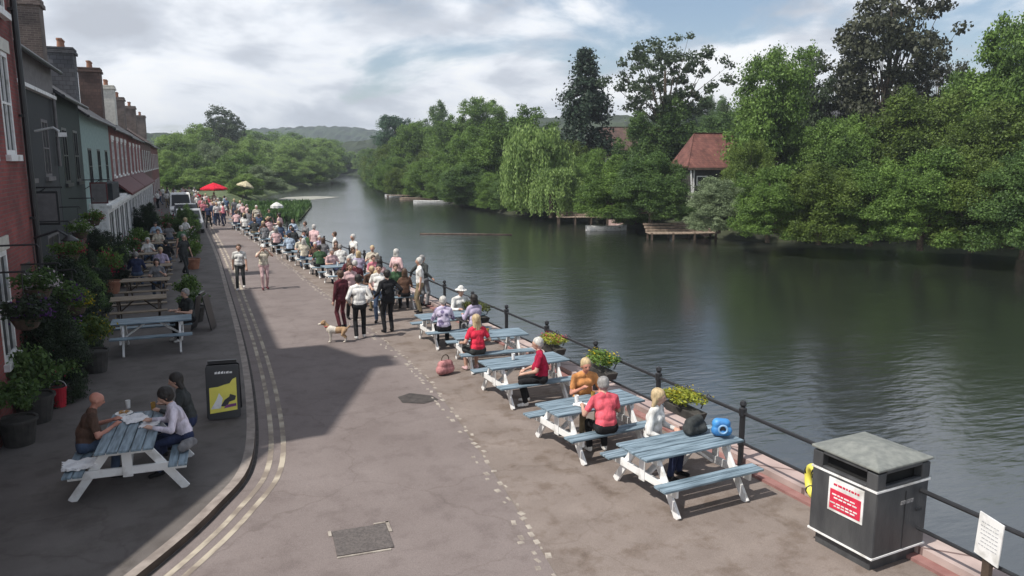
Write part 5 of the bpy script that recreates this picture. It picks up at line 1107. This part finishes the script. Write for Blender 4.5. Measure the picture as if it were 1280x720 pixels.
# dog
dcol = {'a': noisy('dog_tan', (.28, .17, .09), (.42, .28, .16), 12, .9, .4, 60), 'b': noisy('dog_white', (.5, .45, .38), (.66, .61, .54), 12, .9, .4, 60), 'k': M['black']}
V = Vector; dc = [(V((0, -.20, .33)), V((0, .02, .32)), .085, .095, 'a'), (V((0, .02, .32)), V((0, .17, .35)), .095, .105, 'b'), (V((0, .20, .38)), V((0, .30, .50)), .07, .055, 'a'), (V((0, .33, .53)), V((0, .36, .52)), .065, .055, 'a'), (V((0, .38, .50)), V((0, .46, .485)), .035, .026, 'b'), (V((0, .48, .49)), V((0, .481, .49)), .014, .014, 'k'),
  (V((0, -.27, .36)), V((0, -.37, .46)), .022, .016, 'a'), (V((0, -.37, .46)), V((0, -.36, .56)), .018, .010, 'b')]
for s_ in (-1, 1):
    x = .065 * s_; dc += [(V((x, -.22, .32)), V((x * 1.1, -.16, .21)), .062, .036, 'a'), (V((x * 1.1, -.16, .21)), V((x * 1.1, -.25, .12)), .032, .020, 'a'), (V((x * 1.1, -.25, .12)), V((x * 1.1, -.23, .03)), .019, .017, 'b'), (V((x * 1.1, -.23, .022)), V((x * 1.1, -.19, .02)), .021, .018, 'b'),
      (V((x, .17, .31)), V((x, .15, .17)), .045, .026, 'b'), (V((x, .15, .17)), V((x, .16, .03)), .023, .018, 'b'), (V((x, .16, .022)), V((x, .20, .02)), .021, .017, 'b'), (V((.045 * s_, .32, .58)), V((.06 * s_, .31, .53)), .02, .022, 'a')]
o = caps_mesh('dog', dc, .010, dcol, ['a', 'b', 'k']); o.location = (3.30, 20.05, Z0); o.rotation_euler.z = R(70); tag(o, 'small tan and white dog beside the person in the white jumper', 'dog')
mb = MB(); mb.torus((0, .25, .43), .066, .008, 16, 6); cl = mb.build('collar', M['red'], o)

# things on tables and benches
lump('backpack', [((-.14, 0, .10), (.12, 0, .10), .10, .09), ((-.12, 0, .17), (.08, .01, .19), .09, .08), ((-.17, -.04, .07), (.1, -.08, .07), .06, .06)], cloth(CLO['charcoal']), label='slumped black bag on the right end of the nearest table', cat='bag', loc=(6.72, 8.98, .765), rz=R(15))
bl = noisy('blue_nylon', (.03, .14, .36), (.06, .28, .62), 7, .45, .3, 20)
o = lump('rucksack', [((-.07, 0, .09), (.07, 0, .09), .085, .085), ((-.06, .01, .19), (.05, .01, .19), .085, .08), ((0, -.07, .09), (0, -.08, .12), .06, .06)], bl, label='bright blue rounded bag at the very end of the nearest table', cat='bag', loc=(7.0, 8.72, .765), rz=R(-30))
mb = MB(); mb.torus((0, -.14, .15), .06, .015, 18, 6, 'Y'); mb.build('handle', paint('light_blue', (.25, .45, .7), .4), o, smooth=True); mb = MB(); mb.sphere((0, -.125, .15), (.04, .012, .04)); mb.build('pocket', M['black'], o)
def sheet(name, cx, cy, z, sx, sy, rz, mat, label, cat, amp=.015, t=.01, seed=1):
    mb = MB(); r = random.Random(seed); n = 14; H = [[r.uniform(-1, 1) for _ in range(n + 1)] for _ in range(n + 1)]
    for k in (0, 1):
        for i in range(n + 1):
            for j in range(n + 1):
                u = i / n - .5; v = j / n - .5; zz = amp * (math.sin(u * 11 + seed) * math.cos(v * 8) + .35 * H[i][j] + 1.4); mb.v.append((u * sx + .02 * H[j][i] * (abs(u) > .4), v * sy + .02 * H[i][j] * (abs(v) > .4), zz + (t if k == 0 else 0)))
    N1 = (n + 1) ** 2
    for i in range(n):
        for j in range(n):
            a = i * (n + 1) + j; q = (a, a + n + 1, a + n + 2, a + 1); mb.f.append(q); mb.m.append(0); mb.f.append(tuple(N1 + k for k in q[::-1])); mb.m.append(0)
    edge = [(i, 0) for i in range(n)] + [(n, j) for j in range(n)] + [(n - i, n) for i in range(n)] + [(0, n - j) for j in range(n)]
    for (i, j), (k, l) in zip(edge, edge[1:] + edge[:1]): a = i * (n + 1) + j; b = k * (n + 1) + l; mb.f.append((a, b, N1 + b, N1 + a)); mb.m.append(0)
    o = mb.build(name, mat, smooth=False); o.location = (cx, cy, z); o.rotation_euler.z = rz; return tag(o, label, cat)
wh = noisy('white_cloth', (.62, .63, .65), (.80, .80, .80), 5, .9, .4, 14)
sheet('folded_cloth', -1.70, 11.62, .566, .42, .34, R(4), wh, 'white folded cloth on the left bench end of the near shaded table', 'cloth', .014, .035, 2)
o = lump('grey_bag', [((-.08, -.1, .07), (.06, .1, .07), .07, .07), ((-.05, -.05, .11), (.05, .06, .11), .06, .05)], cloth(CLO['grey']), label='soft grey bag on the right bench end of the near shaded table', cat='bag', loc=(-.30, 11.75, .565))
sheet('paper_wrapping', -1.05, 12.62, .856, .34, .44, R(20), wh, 'crumpled white food wrapping in the middle of the near shaded table', 'paper', .009, .004, 3)
sheet('paper_wrapping', -.82, 12.25, .856, .24, .30, R(-15), wh, 'small pale food wrapping by the lilac cardigan on the near shaded table', 'paper', .008, .004, 5)
food = noisy('fried_food', (.35, .16, .04), (.55, .33, .12), 20, .7, .4, 60)
mb = MB(); mb.lathe([(.09, 0), (.125, .012), (.13, .016), (.10, .014), (.0, .010)], n=24); pl_ = mb.build('plate', M['white'], smooth=False, loc=(-1.22, 12.95, .855)); tag(pl_, 'white plate of food at the far end of the near shaded table', 'plate')
mb = MB(); r9 = random.Random(1)
for i in range(16): mb.box((r9.uniform(-.06, .06), r9.uniform(-.06, .06), .022 + r9.uniform(0, .02)), (.05, .012, .012), r9.uniform(0, 3))
mb.build('food', food, pl_)
gl = noisy('beer', (.30, .16, .03), (.42, .25, .05), 3, .15)
for i, (x, y, z, lab, c_) in enumerate([(-1.18, 13.02 + .22, .855, 'tall pale glass at the far left of the near shaded table', 'white'), (-.80, 12.98, .855, 'amber drink near the dark haired person on the near shaded table', 'beer'), (5.75, 10.95, .763, 'small white cup on the second table before the person in orange', 'white'), (6.1, 11.02, .763, 'amber drink on the second table beside the white cup', 'beer'), (5.85, 13.95, .763, 'white cup on the third table before the person in crimson', 'white'), (6.2, 16.35, .763, 'amber drink on the fourth table', 'beer')]):
    mb = MB(); mb.lathe([(.03, 0), (.032, .01), (.038, .13), (.034, .13), (.028, .02)], n=14); q = mb.build('glass' if c_ == 'beer' or i == 0 else 'cup', gl if c_ == 'beer' else M['white'], loc=(x, y, z)); tag(q, lab, 'drink')
sheet('menu_card', 5.78, 10.78, .765, .22, .30, R(25), wh, 'white menu sheet left of the person in coral pink', 'paper', .006, .003, 7)
o = lump('pink_bag', [((-.12, 0, .13), (.12, 0, .13), .12, .12), ((-.1, 0, .24), (.1, 0, .24), .10, .10)], cloth((.52, .24, .24)), label='dusty pink bag on the ground left of the long haired person in red', cat='bag', loc=(5.02, 15.95, Z0), rz=R(20))
mb = MB(); mb.torus((0, 0, .36), .10, .012, 18, 6, 'Y'); mb.build('handle', M['darkwood'], o)

GD = 'drinks on the crowded tables'; q0 = None; r8 = random.Random(8)
for i, y in enumerate(ty_[:7]):
    for k, (dx, dy, nm) in enumerate(((-.3, -.15, 'left end'), (.05, .12, 'middle'), (.38, -.1, 'right end'))):
        if q0 is None:
            mb = MB(); mb.lathe([(.03, 0), (.032, .01), (.040, .14), (.036, .14), (.028, .02)], n=12); q0 = mb.build('glass', gl); q = q0; q.material_slots[0].link = 'OBJECT'
        else: q = q0.copy(); col.objects.link(q)
        q.location = (quay_x(y) - 1.75 + dx + r8.uniform(-.05, .05), y + dy, .763); q.material_slots[0].material = (gl, M['white'], M['glass'])[r8.randrange(3)]; tag(q, 'drink on the %s of the %s crowded table' % (nm, ORD[i]), 'drink', GD)
# heavier dark shrubs against the fronts
for (x, y, h, lf, lab) in [(-2.95, 17.0, 2.3, 'dark', 'big dark climbing shrub against the brick house'), (-3.0, 19.8, 2.6, 'dark', 'big dark shrub at the corner of the charcoal house'), (-3.2, 23.0, 2.4, 'mid', 'big green shrub below the charcoal house window'), (-3.2, 26.0, 2.2, 'dark', 'dark shrub farther along the charcoal house'), (-3.2, 31.8, 2.3, 'dark', 'dark shrub against the blackish green house'), (-.5, 47.6, 2.2, 'mid', 'green shrub by the kerb before the parked vehicles'), (-2.6, 49.6, 2.3, 'dark', 'dark shrub against the white pillared front')]:
    tree('shrub', 'bushy', int(y), x, y, .05, h, .8, 'vdark' if lf == 'dark' else 'dark', lab, 'shrubs on the left terrace', cat='shrub')

# parasols
def parasol(x, y, z, rad, h, drop, mat, label, tilt=0, name='parasol'):
    e = empty(name, (x, y, z)); e.rotation_euler = (0, tilt, 0); tag(e, label, 'parasol')
    c = MB(); n = 8; top = (0, 0, h)
    for off in (0, -.012):
        for k in range(n):
            a0 = 2 * math.pi * k / n; a1 = 2 * math.pi * (k + 1) / n; am = (a0 + a1) / 2
            P0 = (rad * math.cos(a0), rad * math.sin(a0), h - drop + off); P1 = (rad * math.cos(a1), rad * math.sin(a1), h - drop + off); Pm = (rad * .90 * math.cos(am), rad * .90 * math.sin(am), h - drop + .03 + off)
            M0 = (rad * .5 * math.cos(a0), rad * .5 * math.sin(a0), h - drop * .42 + off); M1 = (rad * .5 * math.cos(a1), rad * .5 * math.sin(a1), h - drop * .42 + off)
            c.face([(0, 0, h + off), M0, M1]); c.face([M0, P0, Pm]); c.face([M0, Pm, M1]); c.face([M1, Pm, P1])
            if off == 0: c.face([P0, (P0[0], P0[1], P0[2] - .16), (Pm[0], Pm[1], Pm[2] - .16), Pm]); c.face([Pm, (Pm[0], Pm[1], Pm[2] - .16), (P1[0], P1[1], P1[2] - .16), P1])
    c.build('canopy', mat, e)
    for k in range(n): a0 = 2 * math.pi * k / n; q = MB(); q.beam((0, 0, h - .04), (rad * math.cos(a0) * .97, rad * math.sin(a0) * .97, h - drop - .02), .015, .02); q.build('rib', M['darkwood'], e)
    q = MB(); q.tube([(0, 0, 0), (0, 0, h + .06)], .028, 8); q.build('pole', M['darkwood'], e); q = MB(); q.lathe([(.28, 0), (.28, .05), (.06, .10), (.05, .3)], n=16); q.build('base', M['black'], e)
x, y = away(265, 74); parasol(x, y, 0, 1.25, 2.65, .55, cloth((.70, .02, .05)), 'bright red parasol over the far end of the road')
x, y = away(300, 92); parasol(x, y, 0, 1.0, 2.4, .6, cloth((.60, .54, .36)), 'beige parasol with its canopy tipped, by the water beyond the red one', R(14))
x, y = away(345, 51); parasol(x - .1, y, 0, .42, 2.05, .26, cloth((.75, .76, .72)), 'small white parasol above the crowd at the railing', 0)

# parked vehicles
def car(x, y, rz, paintm, label, van=False):
    e = empty('parked_car' if not van else 'parked_van', (x, y, .1), rz); tag(e, label, 'van' if van else 'car', 'vehicles parked along the left kerb')
    W = 1.72; L_ = 4.1; Hh = 1.95 if van else 1.46
    lo = [(-L_/2, .28), (-L_/2 + .02, .75), (-L_/2 + .9, .90), (L_/2 - .5, .95), (L_/2, .85), (L_/2, .30)]
    mb = MB(); mb.prism([(-W/2, p[0], p[1]) for p in lo], (W, 0, 0)); mb.build('body', paintm, e, bevel=.05)
    y0, y1, y2, y3 = -L_/2 + .95, -L_/2 + 1.65, L_/2 - (.15 if van else .9), L_/2 - (.05 if van else .35)
    mb = MB(); t = .13
    A_ = [(-W/2 + .04, y0, .88), (W/2 - .04, y0, .88), (W/2 - .04, y3, .92), (-W/2 + .04, y3, .92)]; B_ = [(-W/2 + t, y1, Hh), (W/2 - t, y1, Hh), (W/2 - t, y2, Hh), (-W/2 + t, y2, Hh)]
    mb.face(A_[::-1]); mb.face(B_)
    for i in range(4): j = (i + 1) % 4; mb.face([A_[i], A_[j], B_[j], B_[i]])
    mb.build('cabin', paintm, e, bevel=.04)
    def lerp(a, b, t_): return tuple(a[i] + (b[i] - a[i]) * t_ for i in range(3))
    def quad(i, j, s0, s1, u0, u1, off):
        p = [lerp(lerp(A_[i], A_[j], s), lerp(B_[i], B_[j], s), u) for s, u in ((s0, u0), (s1, u0), (s1, u1), (s0, u1))]; return [tuple(Vector(q) + Vector(off)) for q in p]
    q = MB(); q.face(quad(0, 1, .06, .94, .06, .90, (0, -.012, .01))); q.build('windscreen', M['glass'], e); q = MB(); q.face(quad(2, 3, .08, .92, .1, .9, (0, .012, .01))); q.build('rear_window', M['glass'], e)
    for i, j, o_ in ((1, 2, .012), (3, 0, -.012)):
        q = MB(); q.face(quad(i, j, .10, .48, .1, .88, (o_, 0, 0))); q.face(quad(i, j, .52, .90, .1, .88, (o_, 0, 0))); q.build('side_window', M['glass'], e)
    for s_ in (-1, 1):
        for yy in (-1.25, 1.25):
            q = MB(); q.tube([(s_ * (W/2 - .18), yy, .31), (s_ * (W/2 + .01), yy, .31)], .31, 18); wh_ = q.build('wheel', M['rubber'], e); q = MB(); q.tube([(s_ * (W/2 + .0), yy, .31), (s_ * (W/2 + .025), yy, .31)], .19, 14); q.build('rim', M['chrome'], wh_)
        q = MB(); q.sphere((s_ * .62, -L_/2 + .05, .68), (.17, .07, .09)); q.build('headlight', M['white'], e); q = MB(); q.box((s_ * (W/2 + .06), y0 + .25, 1.0), (.14, .09, .11)); q.build('mirror', M['black'], e, bevel=.02)
        q = MB(); q.box((s_ * .68, L_/2 + .005, .72), (.2, .03, .2)); q.build('tail_light', M['red'], e)
    q = MB(); q.box((0, -L_/2 - .005, .62), (.8, .03, .12)); q.box((0, -L_/2 - .01, .40), (1.3, .03, .14)); q.build('grille', M['black'], e); q = MB(); q.box((0, -L_/2 - .03, .46), (.5, .02, .11)); q.build('number_plate', M['white'], e)
car(-.35, 55, R(1), paint('silver_paint', (.30, .31, .33), .3), 'silver car parked facing the camera at the far end of the left terrace')
car(-.55, 62, R(1), paint('dark_car_paint', (.03, .035, .05), .25), 'dark car parked behind the silver one')
car(-1.0, 70, R(2), M['white'], 'white van parked behind the dark car', True)

# plants and planters on the left terrace
GPp = 'potted plants on the left terrace'
potted('flower_tub', -2.75, 17.9, 'dark', 1.7, .95, 'tall tub of dark leaves with purple flowers against the brick house', 'purple', 'planter', GPp, 'planter', .6, 0)
potted('flower_tub', -2.25, 18.9, 'olive', 1.5, .8, 'tub of yellow flowers right of the purple one', 'yellowf', 'planter', GPp, 'planter', .5, 1)
potted('flower_tub', -2.9, 15.6, 'dark', 1.6, .95, 'dark leafy shrub in a tub at the left edge of the photo', None, 'planter', GPp, 'planter', .5, 2)
potted('flower_tub', -2.95, 14.4, 'dark', 1.25, .85, 'dark shrub in a tub nearest the camera at the left edge', None, 'planter', GPp, 'planter', .45, 0)
potted('flower_tub', -2.7, 16.7, 'dark', 1.2, .9, 'dark shrub with small red flowers by the brick house door', 'redf', 'planter', GPp, 'planter', .4, 1)
pl = [(-3.2, 21.5, 'dark', 1.9), (-2.9, 24.2, 'mid', 1.8), (-3.2, 27.2, 'dark', 2.1), (-2.9, 30.2, 'mid', 1.8), (-2.9, 33.6, 'dark', 1.7), (-.35, 25.6, 'mid', 1.3), (-.2, 35.8, 'mid', 1.4), (-2.7, 38.2, 'dark', 1.6), (-.3, 40.6, 'dark', 1.5), (-.2, 46, 'mid', 1.7), (-2.7, 43.2, 'mid', 1.5), (-1.4, 48.6, 'dark', 1.9), (-.5, 49.5, 'mid', 2.1), (-2.4, 52, 'dark', 1.7), (-.2, 23.9, 'dark', 1.0)]
for i, (x, y, lf, h) in enumerate(pl): potted('potted_shrub', x, y, lf, h, .95, 'green potted shrub on the %s side of the left terrace, %s nearest overall' % ('wall' if x < -1.2 else 'kerb', ORD[i]), ['whitef', None, None, 'redf'][i % 4], 'plant', GPp, 'planter' if i % 3 else 'terracotta', .45, i)
def basket(x, y, z, lf, fl, label, r=.8, wall=-3.2):
    e = empty('hanging_basket', (x, y, z)); tag(e, label, 'hanging basket', 'hanging baskets on the terrace fronts'); mb = MB(); mb.lathe([(.03, -.22), (.16, -.17), (.24, 0), (.22, 0)], n=14); mb.build('basket', M['darkwood'], e)
    mb = MB(); mb.tube([(0, 0, .02), (0, 0, .75)], .01, 5); mb.tube([(wall - x, 0, .78), (.05, 0, .78), (.08, 0, .72)], .018, 6); mb.build('bracket', M['black'], e); folobj('foliage', SF[0], lf, e, (0, 0, .08), (r, r, r * .9)); folobj('flowers', FL[1], fl, e, (0, 0, .10), (r * 1.05, r * 1.05, r))
basket(-2.65, 15.55, 2.55, 'dark', 'whitef', 'hanging basket of white flowers on the brick house at the left edge')
basket(-2.8, 20.6, 2.6, 'mid', 'redf', 'hanging basket of red flowers on the charcoal house', wall=-4)
basket(-3.3, 26.8, 2.6, 'mid', 'whitef', 'hanging basket of white flowers on the charcoal house', wall=-4)
basket(-3.3, 30.5, 2.7, 'mid', 'redf', 'hanging basket of red flowers on the blackish green house', wall=-4)
basket(-2.6, 17.3, 2.0, 'dark', 'purple', 'basket of purple flowers low on the brick house front', .95)
basket(-2.5, 18.5, 1.7, 'olive', 'yellowf', 'basket of yellow flowers right of the purple basket', .8)
basket(-2.7, 14.6, 2.2, 'vdark', 'purple', 'basket of purple flowers nearest the camera on the brick house', .9)
# red tub and yellow post
x, y = ground(75, 508, .1); mb = MB(); mb.lathe([(.11, 0), (.14, .36), (.15, .36), (.15, .39), (.125, .39), (.10, .05)], n=18); o = mb.build('bucket', paint('red_plastic', (.50, .02, .04), .4), loc=(x, y, .1)); tag(o, 'small red bucket on the paving in the shade at the left', 'bucket'); k = MB(); k.torus((0, 0, .38), .14, .008, 16, 5, 'Y'); k.build('handle', M['chrome'], o)
x, y = ground(92, 463, .1); e = empty('barrier_post', (x, y, .1)); tag(e, 'slim yellow post on a round dark base beside the flower tubs', 'post'); mb = MB(); mb.lathe([(.19, 0), (.19, .03), (.06, .07)], n=18); mb.build('base', M['black'], e); mb = MB(); mb.lathe([(.022, .06), (.022, .8), (.035, .82), (.035, .87), (.01, .90)], n=12); mb.build('pole', M['yellow'], e); mb = MB(); mb.lathe([(.06, .05), (.05, .10)], n=12); mb.build('collar', M['white'], e)

# far bank: boats, landing stages, boom
def boat(x, y, rz, L_, matn, label):
    e = empty('rowing_boat', (x, y, -1.3), rz); tag(e, label, 'boat', 'boats moored on the far bank')
    st = []; n = 10
    for i in range(n + 1):
        t = i / n; wv_ = .62 * math.sin(math.pi * min(1, (t * .82 + .18))) ** .7 + .02; st.append(((t - .5) * L_, wv_, .34 + .16 * abs(t - .45) ** 1.6 * 2))
    mb = MB(); 
    for (x_, w_, h_) in st:
        mb.v += [(x_, -w_, h_), (x_, -w_ * .72, -.02), (x_, w_ * .72, -.02), (x_, w_, h_), (x_, w_ - .05, h_), (x_, (w_ - .05) * .7, .06), (x_, -(w_ - .05) * .7, .06), (x_, -w_ + .05, h_)]
    for i in range(n):
        for k in range(8): a = i * 8 + k; b = i * 8 + (k + 1) % 8; mb.f.append((a, b, b + 8, a + 8)); mb.m.append(0)
    mb.f.append(tuple(range(8))); mb.m.append(0); mb.f.append(tuple(range(n * 8, n * 8 + 8))[::-1]); mb.m.append(0)
    mb.build('hull', matn, e)
    for t in (-.2, .08, .3): q = MB(); q.box((t * L_, 0, .26), (.2, 1.0, .03)); q.build('seat', M['tan'], e)
for i, (px, py, L_, c_, lab) in enumerate([(500, 246, 5, 'white', 'white rowing boat, leftmost of the boats below the olive bush'), (520, 250, 5, 'dune', 'pale wooden rowing boat between two white ones below the olive bush'), (541, 254, 5.5, 'white', 'white rowing boat, rightmost of the boats below the olive bush'), (758, 288, 3.6, 'white', 'white rowing boat in the shade right of the weeping willow')]):
    x, y = ground(px, py, -1.3); boat(x, y, -YAW + R((4, -6, 3, 5)[i]), L_, M[c_], lab)
def stage(px, py, L_, W_, label, z=-.75, steps=0):
    x, y = ground(px, py, z); e = empty('landing_stage', (x, y, z), -YAW + R(3)); tag(e, label, 'landing stage', 'landing stages on the far bank'); mb = MB()
    for i in range(int(L_ / .3)): mb.box((-L_ / 2 + .3 * i + .15, 0, 0), (.27, W_, .06))
    mb.build('deck', M['dune'], e)
    if steps: q = MB(); [q.box((0, W_ / 2 + .3 + .45 * i, .12 + .2 * i), (L_ * .95, .45, .16)) for i in range(steps)]; q.build('steps', M['dune'], e)
    for i in range(4):
        for s_ in (-1, 1): q = MB(); q.box((-L_ / 2 + .2 + i * (L_ - .4) / 3, s_ * (W_ / 2 - .1), -.55), (.14, .14, 1.25)); q.build('pile', M['darkwood'], e)
stage(522, 244, 10, 1.4, 'pale landing stage beside the white boats below the olive bush', -.85)
stage(728, 271, 5.0, 1.5, 'reddish brown landing stage right of the weeping willow', -.6, 2)
stage(852, 291, 5.4, 1.6, 'pale stepped landing stage below the red roofed house', -.8, 3)
e = empty('river_wall', (0, 0, 0)); tag(e, 'low pinkish brown stone wall along the far bank below the red roofed house', 'wall')
wp = [ground(765, 281, -1.3), ground(800, 283, -1.3), ground(842, 289, -1.3), ground(888, 297, -1.3)]
for k, (pa, pb) in enumerate(zip(wp, wp[1:])):
    q = MB(); q.beam((pa[0] - .2, pa[1] + .1, -1.15), (pb[0] - .2, pb[1] + .1, -1.15), .5, .75 + .2 * k); q.build('wall_section', M['stone'], e, bevel=.04)
x0, y0 = ground(525, 293, -1.3); x1, y1 = ground(640, 294, -1.3); mb = MB(); mb.tube([(x0, y0, -1.27), ((x0 + x1) / 2, (y0 + y1) / 2 + .1, -1.25), (x1, y1, -1.27)], .08, 8); o = mb.build('floating_boom', M['darkwood'], smooth=True); tag(o, 'long thin dark boom floating low in the river', 'boom')
x0, y0 = ground(640, 300, -1.3)
# haze: even, thin air round the whole place
HAZE = True
if HAZE:
    m = bpy.data.materials.new('haze_air'); m.use_nodes = True; nt = m.node_tree; nt.nodes.clear(); out = nt.nodes.new('ShaderNodeOutputMaterial'); v = nt.nodes.new('ShaderNodeVolumePrincipled')
    v.inputs['Color'].default_value = (.78, .86, .96, 1); v.inputs['Density'].default_value = .0005; v.inputs['Anisotropy'].default_value = .3; nt.links.new(v.outputs[0], out.inputs['Volume'])
    mb = MB(); mb.box((150, 700, 42), (3300, 2700, 92)); o = mb.build('haze', m); o['kind'] = 'stuff'; o.display_type = 'WIRE'
